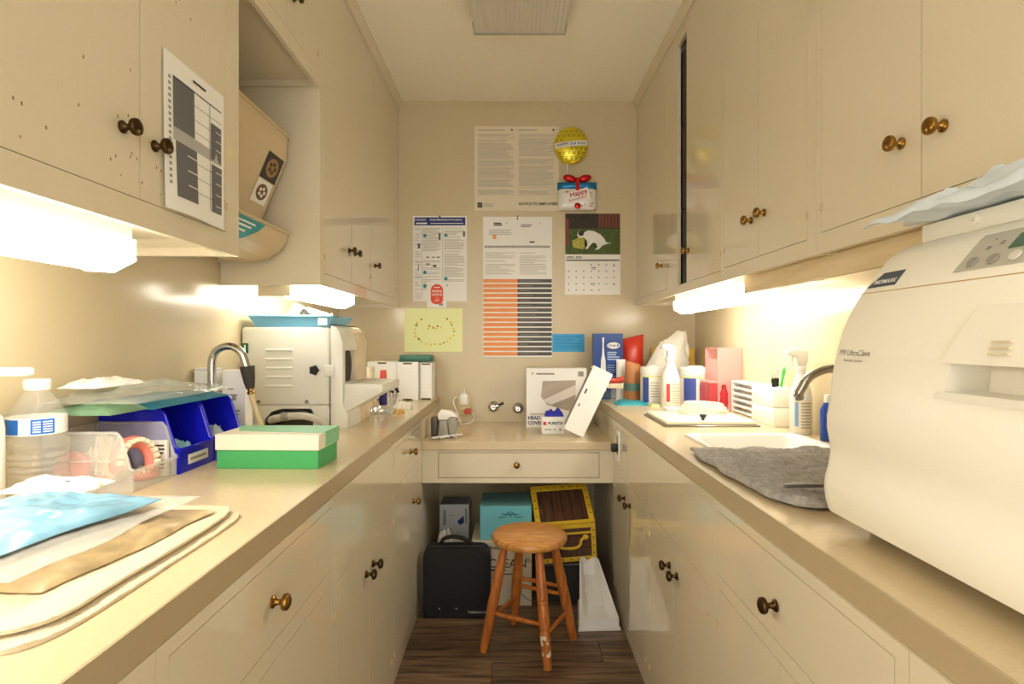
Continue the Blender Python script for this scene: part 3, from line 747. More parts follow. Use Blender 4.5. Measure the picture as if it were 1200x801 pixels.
wob('switch_mark', G().box(-.999, -.993, y0-.0065, y0-.0048, 1.2, 1.222), CARD, sw)
wob('latch_knob', G().at(T(-.735, y0, 1.128) @ RX(PI/2)).lathe([(0, 0), (.008, 0), (.008, .008), (.018, .01), (.02, .018), (.014, .024), (0, .025)], 5), BLACK, tr)
wob('clip', G().box(-.70, -.662, y0-.012, y0-.0005, 1.105, 1.148, .003, 2), ENAM, tr)
for x in (-.948, -.768):
    wob('screw', G().at(T(x, y0, 1.01) @ RX(PI/2)).lathe([(0, 0), (.008, 0), (.007, .003), (0, .004)], 14), STEEL, tr)
# drain hose of the trimmer
hs = [(-.92, 2.30, .93), (-.91, 2.16, .935), (-.88, 2.085, .95), (-.82, 2.06, .962), (-.755, 2.055, .965), (-.70, 2.06, .95), (-.685, 2.075, .925)]
def smooth_path(P, k=6):
    P = [Vector(p) for p in P]; out = []
    for i in range(len(P)-1):
        a, b, c, d = P[max(i-1, 0)], P[i], P[i+1], P[min(i+2, len(P)-1)]
        for j in range(k):
            t = j/k; out.append(.5*((2*b)+(-a+c)*t+(2*a-5*b+4*c-d)*t*t+(-a+3*b-3*c+d)*t**3))
    out.append(P[-1]); return out
hz = thing('drain_hose', 'pale grey drain hose looping out beneath the trimmer', 'hose', (-.8, 2.1, ZT))
wob('tube', G().tube(smooth_path(hs), .0135, 10), mat('grey hose', (190, 186, 172), .4), hz)
wob('fitting', G().tube([(-.835, 2.06, .9615), (-.81, 2.058, .963)], .0165, 10), STEEL, hz)
wob('outlet_end', G().tube([(-.685, 2.075, .928), (-.684, 2.078, ZT+.003)], .0145, 10), STEEL, hz)

# blue tray on the trimmer and what lies in it
TZ = 1.2885
ty = thing('tray', 'shallow light blue plastic tray on top of the trimmer', 'tray', (-.825, 2.24, TZ))
BLT = mat('light blue plastic', (120, 184, 216), .35)
g = G(); x0, x1, ya, yb = -.965, -.69, 2.135, 2.36; fl = .018; hh = .04
g.box(x0, x1, ya, yb, TZ, TZ+.004)
for a, b in (((x0, ya), (x1, ya)), ((x1, ya), (x1, yb)), ((x1, yb), (x0, yb)), ((x0, yb), (x0, ya))):
    cx, cy = (x0+x1)/2, (ya+yb)/2
    o = lambda p, d: (p[0]+(d if p[0] > cx else -d), p[1]+(d if p[1] > cy else -d))
    pa, pb, qa, qb = a, b, o(a, fl), o(b, fl)
    ra, rb = o(a, -.004), o(b, -.004); sa, sb = o(a, fl-.004), o(b, fl-.004)
    V8 = [g.v((*p, z)) for p, z in ((pa, TZ), (pb, TZ), (qb, TZ+hh), (qa, TZ+hh), (ra, TZ), (rb, TZ), (sb, TZ+hh), (sa, TZ+hh))]
    for q in ((0, 1, 2, 3), (7, 6, 5, 4), (3, 2, 6, 7), (0, 4, 5, 1)): g.f([V8[i] for i in q])
wob('pan', g, BLT, ty, False)
wob('rim', G().tube([(x0-fl, ya-fl, TZ+hh), (x1+fl, ya-fl, TZ+hh), (x1+fl, yb+fl, TZ+hh), (x0-fl, yb+fl, TZ+hh), (x0-fl, ya-fl, TZ+hh)], .004, 8), BLT, ty)
wob('tape_corner', G().box(x1-.035, x1-.002, ya-.016, ya-.012, TZ+.006, TZ+.034), CARD, ty)
TF = TZ+.0045
b = thing('dropper_bottle', 'small pale dropper bottle at the left end of the blue tray', 'bottle', (-.94, 2.2, TF))
PALE = mat('pale frosted plastic', (236, 214, 178), .3)
ob('body', G().lathe([(0, 0), (.021, 0), (.022, .004), (.022, .045), (.014, .056), (.011, .058), (0, .058)], 20), PALE, b)
ob('cap', G().lathe([(.011, .058), (.013, .060), (.012, .072), (.005, .084), (.0, .086)], 16), WHITE, b)
r = thing('carton', 'small pink carton leaning in the blue tray', 'box', (-.868, 2.22, TF+.001), (0, R(26), 0))
ob('body', G().box(-.022, .014, -.02, .02, .0075, .088, .001, 1), mat('dusty pink card', (206, 160, 150), .6), r)
ob('end_flap', G().box(-.023, .015, -.021, .021, .0885, .0895), mat('dark pink card', (160, 100, 96), .6), r)
r = thing('tape_measure', 'dark ring-shaped clasp standing upright in the blue tray', 'clasp', (-.805, 2.2, TF)); r.name = 'clasp'
ob('ring', G().tube([(.016*math.cos(2*PI*k/20), 0, .032+.028*math.sin(2*PI*k/20)*(1.15 if k < 10 else 1)) for k in range(21)], .0045, 8), RUBBER, r)
ob('stone', G().ball((0, 0, .03), (.009, .006, .012), 12, 8), mat('pale pink', (226, 200, 190), .3), r)
r = thing('steel_cylinder', 'grey metal cylinder tilted over the blue tray', 'canister', (-.762, 2.235, TF+.0395), (0, R(-72), 0), None)
ob('body', G().lathe([(0, -.055), (.021, -.055), (.022, -.052), (.022, .05), (.019, .055), (0, .055)], 22), STEEL, r)
ob('band', G().lathe([(.0222, -.03), (.0232, -.029), (.0232, -.012), (.0222, -.011)], 22), CARD, r)
o = crumple('packet', 'small tan wrapped packet at the back of the blue tray', 'packet', -.90, -.84, 2.28, 2.34, TF, .04, mat('tan wrap', (200, 160, 120), .5), 3)
o = crumple('packet', 'grey foil packet at the right end of the blue tray', 'packet', -.745, -.695, 2.16, 2.21, TF, .035, mat('grey foil', (150, 146, 140), .3, .5), 5)
o = crumple('packet', 'small yellow and brown packet hanging near the tray right rim', 'packet', -.756, -.706, 2.285, 2.345, TF, .05, mat('amber wrap', (206, 160, 80), .5), 8)

# ------------------------------------------------------------------ left faucet with rubber adapter and hose
fa = thing('faucet', 'chrome gooseneck faucet with black rubber hose adapter on the left worktop', 'faucet', (-.932, 1.762, ZT))
wob('base', G().at(T(-.932, 1.762, ZT)).lathe([(0, 0), (.028, 0), (.028, .006), (.018, .014), (.014, .03), (0, .03)], 20), CHROME, fa)
arc = [(-.932, 1.762, ZT+.02), (-.932, 1.762, 1.12), (-.932, 1.762, 1.165)] + [(-.881-.051*math.cos(a), 1.762, 1.168+.052*math.sin(a)) for a in [PI*k/12*.93 for k in range(1, 13)]] + [(-.8245, 1.762, 1.155)]
wob('spout', G().tube(arc, .0125, 12), CHROME, fa)
m_ = T(-.8225, 1.762, 1.158) @ RY(R(-8)) @ RX(PI)
wob('rubber_adapter', G().at(m_).lathe([(0, 0), (.0215, 0), (.0215, .006), (.019, .03), (.0165, .05), (.013, .066), (.012, .07), (0, .07)], 20), RUBBER, fa)
wob('brass_fitting', G().at(m_).lathe([(.0, .07), (.009, .07), (.009, .078), (.011, .08), (.011, .086), (.007, .088), (0, .088)], 14), BRASS, fa)
wob('hose', G().tube(smooth_path([(-.811, 1.762, 1.073), (-.803, 1.762, 1.045), (-.785, 1.762, .99), (-.77, 1.765, .95), (-.758, 1.77, ZT+.008)]), .0075, 10), mat('amber vinyl hose', (210, 190, 140), .3), fa)
r, w_, d_, h_ = carton('carton', 'small white carton with two lines of text behind the blue bins', -1.008, -.944, 1.80, 1.845, ZT, 1.150, CARD)
txt('text', 'High Plus-Vu', .0105, 0, h_-.05, INK, r, d_/2+.0006); txt('text', '6 100/2s', .0105, 0, h_-.065, INK, r, d_/2+.0006)
ob('lid_edge', G().box(-w_/2-.0004, w_/2+.0004, -d_/2-.0004, d_/2+.0004, h_-.006, h_-.005), INK, r)
r, w_, d_, h_ = carton('carton', 'white carton with small printed drawings beside the trimmer', -.935, -.86, 1.83, 1.88, ZT, 1.142, CARD)
ob('print', flats([(-.02, .17, .0, .175), (-.012, .15, .012, .155), (-.005, .135, .008, .15), (-.02, .1, .02, .104), (-.02, .088, .015, .092), (-.01, .06, .01, .08)], d_/2+.0006), GINK, r)
b = thing('wipe_bottle', 'white plastic bottle half hidden between the two small cartons', 'bottle', (-.965, 1.93, ZT))
ob('body', G().lathe([(0, 0), (.026, 0), (.028, .004), (.028, .17), (.018, .19), (0, .19)], 20), WHITE, b); ob('cap', G().lathe([(0, .19), (.015, .19), (.015, .225), (0, .227)], 16), WHITE, b)

# ------------------------------------------------------------------ storage bins
def bin_(label, y0, W, D, H, lip, m, xb=-1.012, slope=.042, group=None, rimw=.007):
    r = thing('storage_bin', label, 'bin', (xb+D/2, y0+W/2, ZT), group=group)
    t = .003; z = ZT+.0005
    prof = [(xb, z), (xb+D, z), (xb+D, z+lip), (xb+D-slope*.25, z+lip+.004), (xb+D-slope*.85, z+H-.012), (xb+D-slope*1.15, z+H), (xb, z+H)]
    for ya in (y0, y0+W-t): wob('side_wall', G().prism(prof, 'y', ya, ya+t), m, r)
    wob('back_wall', G().box(xb, xb+t, y0+t, y0+W-t, z, z+H), m, r)
    wob('floor_panel', G().box(xb+t, xb+D-t, y0+t, y0+W-t, z, z+t), m, r)
    fr = wob('front_lip', G().box(xb+D-t, xb+D, y0+t, y0+W-t, z, z+lip), m, r)
    wob('lip_rim', G().box(xb+D-.001, xb+D+.004, y0, y0+W, z+lip-.006, z+lip, .001, 1), m, r)
    for s_, yy in ((-1, y0), (1, y0+W)):
        P = [(x, yy, zz) for x, zz in prof[2:]]
        wob('side_rim', G().tube(P, .0035, 8), m, r)
    return r
MILK = clear('milky clear plastic', (250, 246, 236), .74, .3)
bin_('milky clear plastic bin holding pink dentures', 1.222, .158, .197, .128, .048, MILK, slope=.03)
cb1 = [o for o in C.objects if o.name.startswith('storage_bin')][0]
for xx in (-.955, -.895): wob('rib', G().box(xx, xx+.004, 1.2195, 1.2225, ZT+.004, ZT+.12), MILK, cb1)
wob('rib', G().box(-1.005, -.86, 1.2195, 1.2225, ZT+.066, ZT+.070), MILK, cb1)
b1 = bin_('blue plastic bin with a white name label on its lip', 1.39, .158, .198, .158, .062, BLUEP, group='blue storage bins')
wob('name_label', G().box(-.8125, -.8112, 1.425, 1.515, ZT+.018, ZT+.042), CARD, b1)
wob('label_text', G().box(-.8114, -.8106, 1.432, 1.505, ZT+.027, ZT+.033), GINK, b1)
bin_('blue plastic bin behind the green box, farthest of the bins', 1.556, .158, .198, .162, .062, BLUEP, group='blue storage bins')
# contents
PINK = mat('denture pink', (238, 140, 126), .3); TOOTH = mat('tooth ivory', (240, 226, 196), .25)
def denture(label, x, y, z, rot, sc=1., m=PINK):
    r = thing('denture', label, 'denture', (x, y, z), rot, 'dentures in the clear bin')
    arcp = [(.028*sc*math.cos(a), .034*sc*math.sin(a)-.01*sc, .009*sc) for a in [R(-20)+R(220)*k/16 for k in range(17)]]
    ob('gum', G().tube(arcp, [.006*sc]+[.0095*sc]*15+[.006*sc], 10), m, r)
    for k in range(12):
        a = R(2)+R(176)*k/11; c = (.029*sc*math.cos(a), .035*sc*math.sin(a)-.01*sc, .019*sc)
        ob('tooth', G().at(T(*c) @ RZ(a)).box(-.0035*sc, .0035*sc, -.0038*sc, .0038*sc, -.007*sc, .006*sc, .0015, 1), TOOTH, r)
    return r
BZ = ZT+.0038
denture('pink denture standing up highest in the clear bin', -.875, 1.30, BZ+.055, (R(78), R(8), R(70)), 1.5)
denture('pink denture lying low near the clear bin lip', -.868, 1.34, BZ+.0005, (0, 0, R(-60)), 1.0)
denture('pink denture lying deep in the clear bin on the left', -.955, 1.27, BZ+.0005, (0, 0, R(40)), 1.1)
r = thing('jar', 'round red-pink lidded jar seen through the clear bin wall', 'jar', (-.972, 1.262, BZ+.052), (R(80), 0, 0))
ob('lid', G().lathe([(0, .0), (.036, .0), (.037, .004), (.037, .018), (.034, .021), (0, .021)], 28), mat('coral red plastic', (236, 96, 80), .35), r)
r.location = (-.97, 1.264, BZ+.04)
r, w_, d_, h_ = carton('packet', 'white printed packet upright at the lip end of the clear bin', -.872, -.828, 1.36, 1.372, BZ, BZ+.085, CARD, 'packet')
ob('print', flats(lines(-.018, .018, .075, 7, .009, .004, .4, 0), d_/2+.0006), INK, r)
crumple('tissue_wad', 'cream wadded tissue at the back of the clear bin', 'tissue', -1.0, -.91, 1.30, 1.37, BZ, .10, mat('cream tissue', (246, 226, 190), .8), 12)
crumple('packet', 'pale blue packet inside the labelled blue bin', 'packet', -.9, -.83, 1.42, 1.52, ZT+.0038, .075, mat('pale blue wrap', (150, 200, 214), .5), 14)
crumple('packet', 'white and blue packet inside the farthest blue bin', 'packet', -.90, -.83, 1.58, 1.69, ZT+.0038, .085, mat('icy wrap', (206, 222, 226), .5, var=(40, .4)), 15)
# bags lying across the bins
BAGZ = ZT+.1655
FILM = clear('clear film', (236, 240, 226), .8, .1)
crumple('gown_pack', 'teal blue folded gown pack lying across the blue bins', 'pack', -1.0, -.845, 1.34, 1.69, BAGZ, .024, mat('teal cloth', (44, 132, 158), .6, var=(12, .3)), 21, 26, .3)
o = crumple('gown_pack', 'pale green folded pack lying over the clear bin', 'pack', -1.0, -.86, 1.215, 1.345, BAGZ+.001, .026, mat('pale green cloth', (120, 156, 120), .5, var=(14, .4)), 22, 26, .3)
crumple('plastic_bag', 'clear plastic bag wrapped around the packs on the bins', 'bag', -1.005, -.80, 1.215, 1.62, BAGZ+.0265, .03, FILM, 23, 34, .6)
crumple('packet', 'white puffy packet on top of the clear bag', 'packet', -.985, -.90, 1.225, 1.40, BAGZ+.058, .018, mat('white film', (246, 244, 236), .3), 24, 24, .45)

# green box
gb = thing('document_box', 'green and white cardboard box with lid on the left worktop', 'box', (-.625, 1.525, ZT), (0, 0, R(-1.5)))
GRN = mat('green card', (70, 168, 98), .5); LIDW = mat('pale lid card', (238, 228, 206), .55)
ob('base', G().box(-.131, .131, -.072, .072, 0, .055, .0012, 1), GRN, gb)
def lidp(g): return g
ob('lid', G().box(-.134, .134, -.0755, .0755, .0475, .088, .0015, 1), LIDW, gb)
ob('green_flap', G().prism([(-.10, -.02), (.1345, -.05), (.1345, .0758), (-.134, .0758), (-.134, .05)], 'z', .0882, .0892), mat('pale green card', (132, 196, 150), .5), gb)
ob('green_corner', G().box(.1342, .1352, -.03, .0757, .05, .0885), mat('pale green card', (132, 196, 150), .5), gb)

# ------------------------------------------------------------------ bottles at the left edge
PET = clear('clear bottle plastic', (244, 244, 238), .86, .05)
wb = thing('water_bottle', 'clear plastic water bottle with white cap and blue label', 'bottle', (-.957, 1.145, ZT+.0003))
pr = [(0, .0), (.030, 0), (.0335, .006), (.0335, .02)]
for k in range(7): pr += [(.0315, .028+.014*k), (.0338, .035+.014*k)]
pr += [(.0338, .150), (.0338, .182), (.0325, .195), (.026, .215), (.0165, .236), (.0135, .243), (.0135, .25)]
pr = [(r_*1.45, z*.93) for r_, z in pr]
ob('body', G().lathe(pr, 32), PET, wb)
ob('cap', G().lathe([(.0, .228), (.0215, .228), (.0225, .231), (.0225, .246), (.021, .2495), (0, .2495)], 26), WHITE, wb)
ob('label', G().lathe([(.0496, .142), (.0496, .176)], 32), CARD, wb)
g = G()
for a0, a1 in ((-62, -18), (-125, -85), (30, 80), (120, 200)): g.lathe([(.0501, .1445), (.0501, .1735)], 10, 1, R(a0), R(a1))
stuff(ob('label_print', g, mat('label blue', (30, 104, 190), .4), wb))
g = G()
for k in range(5):
    for a0, a1 in ((-58, -44), (-40, -22)): g.lathe([(.0505, .148+.0048*k), (.0505, .1502+.0048*k)], 5, 1, R(a0), R(a1))
stuff(ob('label_text', g, CARD, wb))
pb = thing('pump_bottle', 'white pump soap bottle behind the water bottle', 'bottle', (-.967, 1.04, ZT))
ob('body', G().lathe([(0, 0), (.028, 0), (.030, .005), (.030, .165), (.027, .185), (.016, .2), (.014, .212), (0, .212)], 24), clear('translucent white', (246, 244, 236), .25, .3), pb)
ob('collar', G().lathe([(0, .2125), (.017, .2125), (.017, .232), (.007, .235), (.006, .26), (0, .26)], 20), WHITE, pb)
ob('pump_head', G().at(T(0, 0, .262)).box(-.014, .086, -.011, .011, 0, .016, .005, 3), WHITE, pb)

# ------------------------------------------------------------------ folded towel, pouches
def cloth(name, label, x0, x1, y0, y1, z0, t, m, seed, n=60, amp=.003, rc=.06, cat='towel'):
    cx, cy, lx, ly = (x0+x1)/2, (y0+y1)/2, x1-x0, y1-y0
    def xy(u, v):
        a, b = (u-.5)*2, (v-.5)*2
        # rounded-corner outline
        ka = abs(a)**8+abs(b)**8
        f = 1/max(1, ka)**(1/8)
        wob_ = 1+.012*noise.noise(Vector((a*2.5, b*2.5, seed)))
        return a*f*lx/2*wob_, b*f*ly/2*wob_
    def top(u, v):
        x, y = xy(u, v); e = (1-max(abs(2*u-1), abs(2*v-1))**10)
        return (x, y, t*(.35+.65*e)+amp*(.5+.5*noise.noise(Vector((x*14, y*14, seed))))+amp*.5*noise.noise(Vector((x*70, y*70, seed))))
    def bot(u, v): x, y = xy(u, v); return (x, y, 0)
    o = ob(name, G().slab(n, n, top, bot), m, None, (cx, cy, z0)); tag(o, label, cat); return o
TOW = mat('beige terry', (238, 222, 188), .95, bump=(600, .5))
cloth('folded_towel', 'lower layer of beige folded cloth at the left worktop edge', -.93, -.497, .585, 1.085, ZT+.0003, .008, TOW, 3)
cloth('folded_towel', 'upper layer of beige folded cloth under the wrapped pouches', -.932, -.511, .60, 1.075, ZT+.0122, .007, TOW, 6)
PZ = ZT+.0225
crumple('sealed_pouch', 'brown paper sealed pouch lying on the folded cloth', 'pouch', -.86, -.548, .70, 1.03, PZ, .02, mat('kraft film', (216, 190, 142), .3, var=(26, .42)), 31, 54, .5, R(-6))
crumple('sealed_pouch', 'clear plastic pouch lying over the brown pouch', 'pouch', -.89, -.562, .655, 1.02, PZ+.028, .010, clear('clear pouch film', (240, 238, 230), .7, .12), 32, 40, .6, R(-3))
crumple('mask_pack', 'light blue wrapped mask pack on top of the clear pouch', 'pack', -.85, -.605, .715, .965, PZ+.041, .015, mat('light blue wrap', (140, 190, 214), .2, var=(8, .55)), 33, 44, .6, R(-10))
o = crumple('mask_pack', 'white wrapped pack with grey tag behind the blue pack', 'pack', -.89, -.74, .975, 1.06, PZ+.0415, .018, mat('white wrap', (244, 236, 216), .35), 34, 24, .5)
gt = thing('price_tag', 'small slate grey tag on the white wrapped pack', 'tag', (-.80, 1.01, PZ+.0565), (R(12), 0, R(12)))
ob('tag_plate', G().box(-.016, .016, -.008, .008, 0, .002, .0006, 1), mat('slate', (92, 94, 110), .5), gt)
# ------------------------------------------------------------------ far end of the left worktop
def notch_box(label, x0, x1, y0, y1, h, m=CARD):
    r = thing('pouch_box', label, 'box', ((x0+x1)/2, (y0+y1)/2, ZT), group='white dispenser boxes')
    w_, d_ = x1-x0, y1-y0; c = .03
    pf = [(-w_/2, .006), (-c, .006), (-c+.006, .012), (c-.006, .012), (c, .006), (w_/2, .006), (w_/2, 0), (w_/2-.004, 0)]
    ob('body', G().prism([(-w_/2, 0), (-c, 0), (-c+.006, .008), (c-.006, .008), (c, 0), (w_/2, 0), (w_/2, h), (-w_/2, h)], 'y', -d_/2, d_/2, .0012, 1), m, r)
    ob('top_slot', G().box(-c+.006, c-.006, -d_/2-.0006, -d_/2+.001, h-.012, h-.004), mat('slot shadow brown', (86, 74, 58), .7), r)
    return r
notch_box('white dispenser box, leftmost against the back wall', -.80, -.64, 3.13, 3.30, .212)
notch_box('white dispenser box in the middle against the back wall', -.636, -.52, 3.12, 3.30, .21)
notch_box('narrow white dispenser box nearest the worktop edge', -.516, -.45, 3.16, 3.30, .205)
gl = thing('box_lid', 'dark green lid lying on the white dispenser boxes', 'lid', (-.54, 3.22, ZT+.2125))
ob('top_plate', G().box(-.09, .085, -.06, .06, .0, .034, .003, 2), mat('dark green plastic', (52, 112, 92), .4), gl); ob('rim', G().box(-.093, .088, -.063, .063, .0, .008, .001, 1), mat('dark green rim', (40, 90, 74), .4), gl)
b = thing('glue_bottle', 'small dark blue bottle with red cap behind the trimmer table', 'bottle', (-.665, 2.92, ZT))
ob('body', G().lathe([(0, 0), (.02, 0), (.021, .004), (.021, .12), (.016, .132), (0, .132)], 18), mat('indigo label', (52, 40, 120), .4), b)
ob('band', G().lathe([(.0214, .085), (.0214, .1)], 18), CARD, b); ob('cap', G().lathe([(0, .1325), (.017, .1325), (.016, .172), (.014, .176), (0, .176)], 18), mat('red cap', (214, 70, 54), .4), b)
b = thing('paper_roll', 'pale standing roll behind the trimmer wheel guard', 'roll', (-.735, 2.80, ZT))
ob('roll', G().lathe([(.018, 0), (.052, 0), (.054, .004), (.054, .196), (.052, .2), (.018, .2), (.018, 0)], 30), mat('pale roll paper', (226, 214, 186), .8, var=(20, .15)), b); ob('core', G().lathe([(.0178, .002), (.0178, .198), (.014, .198), (.014, .002), (.0178, .002)], 20), mat('card core', (170, 140, 100), .8), b)
cp = thing('tool_cup', 'small clear cup of black-tipped burs on the left worktop', 'cup', (-.585, 2.78, ZT))
ob('cup', G().lathe([(0, .001), (.026, .0), (.031, .06), (.0295, .06), (.025, .003), (0, .003)], 22), PET, cp)
random.seed(3)
for k in range(8):
    a = k*.8; ob('bur', G().tube([(.008*math.cos(a), .008*math.sin(a), .004), (.022*math.cos(a), .022*math.sin(a), .075+.01*(k % 3))], .0022, 6), STEEL, cp)
    ob('bur_head', G().ball((.023*math.cos(a), .023*math.sin(a), .08+.01*(k % 3)), .0075, 8, 6), BLACK, cp)
crumple('foil_packet', 'shiny silver wrapper on the left worktop in front of the cup', 'wrapper', -.655, -.53, 2.50, 2.63, ZT+.0003, .028, mat('silver film', (214, 212, 204), .18, .45, var=(50, .3)), 41, 26, .6)
crumple('foil_packet', 'clear crumpled wrapper beside the bur cup', 'wrapper', -.57, -.48, 2.66, 2.745, ZT+.0003, .032, clear('crinkled film', (246, 240, 226), .4, .15), 42, 22, .6)
crumple('foil_packet', 'small amber wrapper at the end of the silver wrapper', 'wrapper', -.525, -.49, 2.53, 2.58, ZT+.0003, .022, mat('amber wrap', (206, 160, 80), .5), 43, 14, .4)

# ------------------------------------------------------------------ desk top
# curing light gadget on its charger
gd = thing('charger_stand', 'grey and white handheld device on its stand with coiled white cord', 'device', (-.335, 2.80, ZD))
GREY = mat('grey plastic', (150, 146, 134), .4); DG = mat('dark grey plastic', (84, 78, 68), .45)
ob('stand', G().prism([(-.032, 0), (.024, 0), (.014, .078), (.006, .088), (-.014, .088), (-.022, .078)], 'y', -.028, .028, .005, 2), GREY, gd)
ob('rear_block', G().box(-.066, -.034, -.02, .05, 0, .10, .006, 2), DG, gd)
ob('device_head', G().prism([(-.03, .088), (-.032, .118), (-.018, .138), (.03, .132), (.062, .112), (.068, .10), (.03, .104), (.014, .09)], 'y', -.026, .026, .005, 2), WHITE, gd)
ob('device_body', G().prism([(.0, .098), (.03, .103), (.06, .098), (.062, .05), (.05, .0), (.028, .0), (.016, .07)], 'y', -.02, .02, .004, 2), GREY, gd)
cd = [(.06, -.01, .007)] + [(.03+.03*math.cos(k*.7)-.004*k, -.045+.018*math.sin(k*.9), .007+.004*(k % 3)) for k in range(14)] + [(.09, -.02, .02)]
ob('cord', G().tube(smooth_path(cd, 4), .0028, 6), WHITE, gd)
ol = thing('wall_outlet', 'cream wall outlet above the desk with charger plugged in', 'outlet', (-.285, YB-.0004, .80))
ob('plate', G().box(-.036, .036, -.005, 0, 0, .118, .002, 2), mat('ivory plastic', (226, 206, 160), .35), ol)
for v in (.034, .084):
    rcpt = ob('receptacle', G().box(-.016, .016, -.0075, -.005, v-.014, v+.014, .003, 2), mat('ivory socket', (236, 218, 176), .35), ol)
    ob('slots', flats([(-.007, v-.002, -.005, v+.007), (.005, v-.002, .007, v+.007), (-.002, v-.01, .002, v-.006)], .0079), INK, rcpt)
ca = thing('charger_plug', 'white square charger plugged into the wall outlet', 'charger', (-.282, YB-.0085, .868))
ob('block', G().box(-.022, .022, -.045, 0, 0, .062, .004, 2), WHITE, ca)
ob('antenna', G().at(T(0, -.02, .062)).lathe([(.012, 0), (.009, .008), (.004, .012), (.003, .034), (0, .034)], 12), WHITE, ca)
ob('cable', G().tube(smooth_path([(-.02, -.03, .03), (-.045, -.04, .045), (-.06, -.05, .02), (-.05, -.06, -.01), (-.03, -.09, -.05), (0, -.2, -.095)]), .003, 6), WHITE, ca)
rp = thing('red_plug', 'red plug adapter with white cord below the charger', 'plug', (-.262, YB-.009, .812))
ob('body', G().box(-.018, .02, -.04, 0, 0, .03, .004, 2), mat('dull red plastic', (190, 76, 62), .4), rp)
ob('cord', G().tube(smooth_path([(.018, -.025, .012), (.04, -.05, -.01), (.03, -.09, -.035), (-.01, -.12, -.044), (-.03, -.17, -.046)]), .003, 6), WHITE, rp)
def valve(label, x, z, lever):
    r = thing('gas_valve', label, 'valve', (x, YB-.0004, z), (PI/2, 0, 0))
    ob('escutcheon', G().lathe([(0, 0), (.033, 0), (.033, .006), (.028, .016), (.016, .022), (.012, .024), (.012, .045), (.0, .045)], 26), CHROME, r)
    ob('hub', G().at(T(0, 0, .03)).ball((0, 0, 0), (.017, .017, .017), 14, 10), CHROME, r)
    if lever:
        ob('stem', G().tube([(0, 0, .045), (.012, .004, .05), (.03, .014, .052)], .006, 8), CHROME, r)
        ob('lever', G().tube([(.026, .012, .052), (.06, .026, .052)], [.006, .0075], 8), RUBBER, r)
    return r
valve('chrome wall valve with dark lever above the desk', -.113, .852, True); valve('chrome wall valve half hidden by the white box', .03, .842, False)

r, w_, d_, h_ = carton('product_box', 'white product box with grey photo window on the desk', .075, .405, 3.12, 3.19, ZD, 1.087, CARD, 'box', R(-2))
YV = d_/2+.0006
ob('window_print', poly([(-.075, .255), (.105, .26), (.105, .165), (.085, .09), (.07, .09), (-.05, .125), (-.085, .17)], YV), mat('grey beige photo', (186, 172, 154), .5, var=(10, .3)), r)
ob('window_sheen', poly([(-.075, .15), (.105, .235), (.105, .18), (-.03, .125)], YV+.0006), mat('photo light', (224, 216, 204), .5), r)
txt('title', 'HEAD', .026, -.122, .052, mat('slate ink', (74, 80, 110), .6), r, YV, bold=.0012); txt('title', 'COVER', .026, -.115, .024, mat('slate ink', (74, 80, 110), .6), r, YV, bold=.0012)
txt('logo', 'F', .026, -.13, h_-.032, INK, r, YV); ob('brand_print', flats([(-.11, h_-.036, -.012, h_-.027)], YV), GINK, r); ob('corner_print', flats([(.118, h_-.045, .148, h_-.018)], YV), GINK, r)
ob('fine_print', flats(lines(-.145, -.02, .078, 2, .007, .003, .2, 0), YV), GINK, r)
lb = thing('long_box', 'long white box leaning against the right worktop end', 'box', (.29, 2.835, ZD+.0235), (R(-3), R(26), 0))
ob('body', G().box(-.045, .06, -.035, .035, 0, .345, .002, 1), CARD, lb)
ob('seam', G().box(-.0455, -.0448, -.03, .03, .02, .33), GINK, lb)
ob('mark', flats([(-.03, .20, -.022, .225), (-.03, .13, -.024, .145)], .0356), INK, lb)
r, w_, d_, h_ = carton('small_box', 'small white box with blue tissue on top in front of the product box', .147, .262, 2.90, 2.955, ZD, ZD+.088, CARD, 'box', R(3))
txt('title', 'PURETIX', .02, .012, .055, mat('dark slate ink', (70, 74, 90), .6), r, d_/2+.0007, bold=.0007); ob('red_square', flats([(-.052, .046, -.036, .064)], d_/2+.0007), mat('red ink', (206, 50, 48), .6), r)
ob('fine_print', flats([(-.045, .022, -.01, .027), (0, .022, .012, .027), (.03, .018, .042, .028)], d_/2+.0007), GINK, r)
crumple('blue_tissue', 'crumpled ultramarine tissue on the small white box', 'tissue', .165, .262, 2.91, 2.95, ZD+.0885, .035, mat('ultramarine', (44, 50, 190), .6, var=(40, .4)), 52, 18, .5)

# outlet on the right base cabinet
oo = thing('wall_outlet', 'white outlet plate with black plug beside the desk', 'outlet', (BR-.0012, 2.555, .70), (0, 0, -PI/2))
ob('plate', G().box(-.042, .042, -.006, 0, 0, .135, .002, 2), WHITE, oo)
ob('recess', flats([(-.02, .025, .02, .112)], .0064), mat('grey recess', (150, 140, 118), .5), oo)
ob('plug', G().box(-.017, .017, -.034, -.0066, .04, .075, .004, 2), BLACK, oo)

# ------------------------------------------------------------------ right worktop, far end
r, w_, d_, h_ = carton('toothbrush_box', 'blue boxed electric toothbrush standing by the back wall', .452, .617, 3.19, 3.245, ZT, 1.277, mat('box blue', (46, 84, 164), .3, var=(5, .35)))
YV = d_/2+.0007
ob('toothbrush_print', poly([(-.044, .02), (-.012, .02), (-.012, .15), (-.016, .22), (-.022, .25), (-.025, .3), (-.023, .345), (-.033, .345), (-.032, .3), (-.034, .25), (-.04, .22), (-.044, .15)], YV), CARD, r)
ob('logo_oval', disc(.03, .3, .036, YV, 24, .018), CARD, r); txt('logo', 'Oral-B', .022, .03, .3, mat('logo blue', (40, 80, 170), .4), r, YV+.0006, bold=.0005)
ob('print', flats(lines(-.005, .065, .265, 4, .013, .007, .3, 0) + lines(-.005, .04, .19, 6, .012, .004, .3, 0), YV), mat('pale print', (170, 196, 230), .5), r)
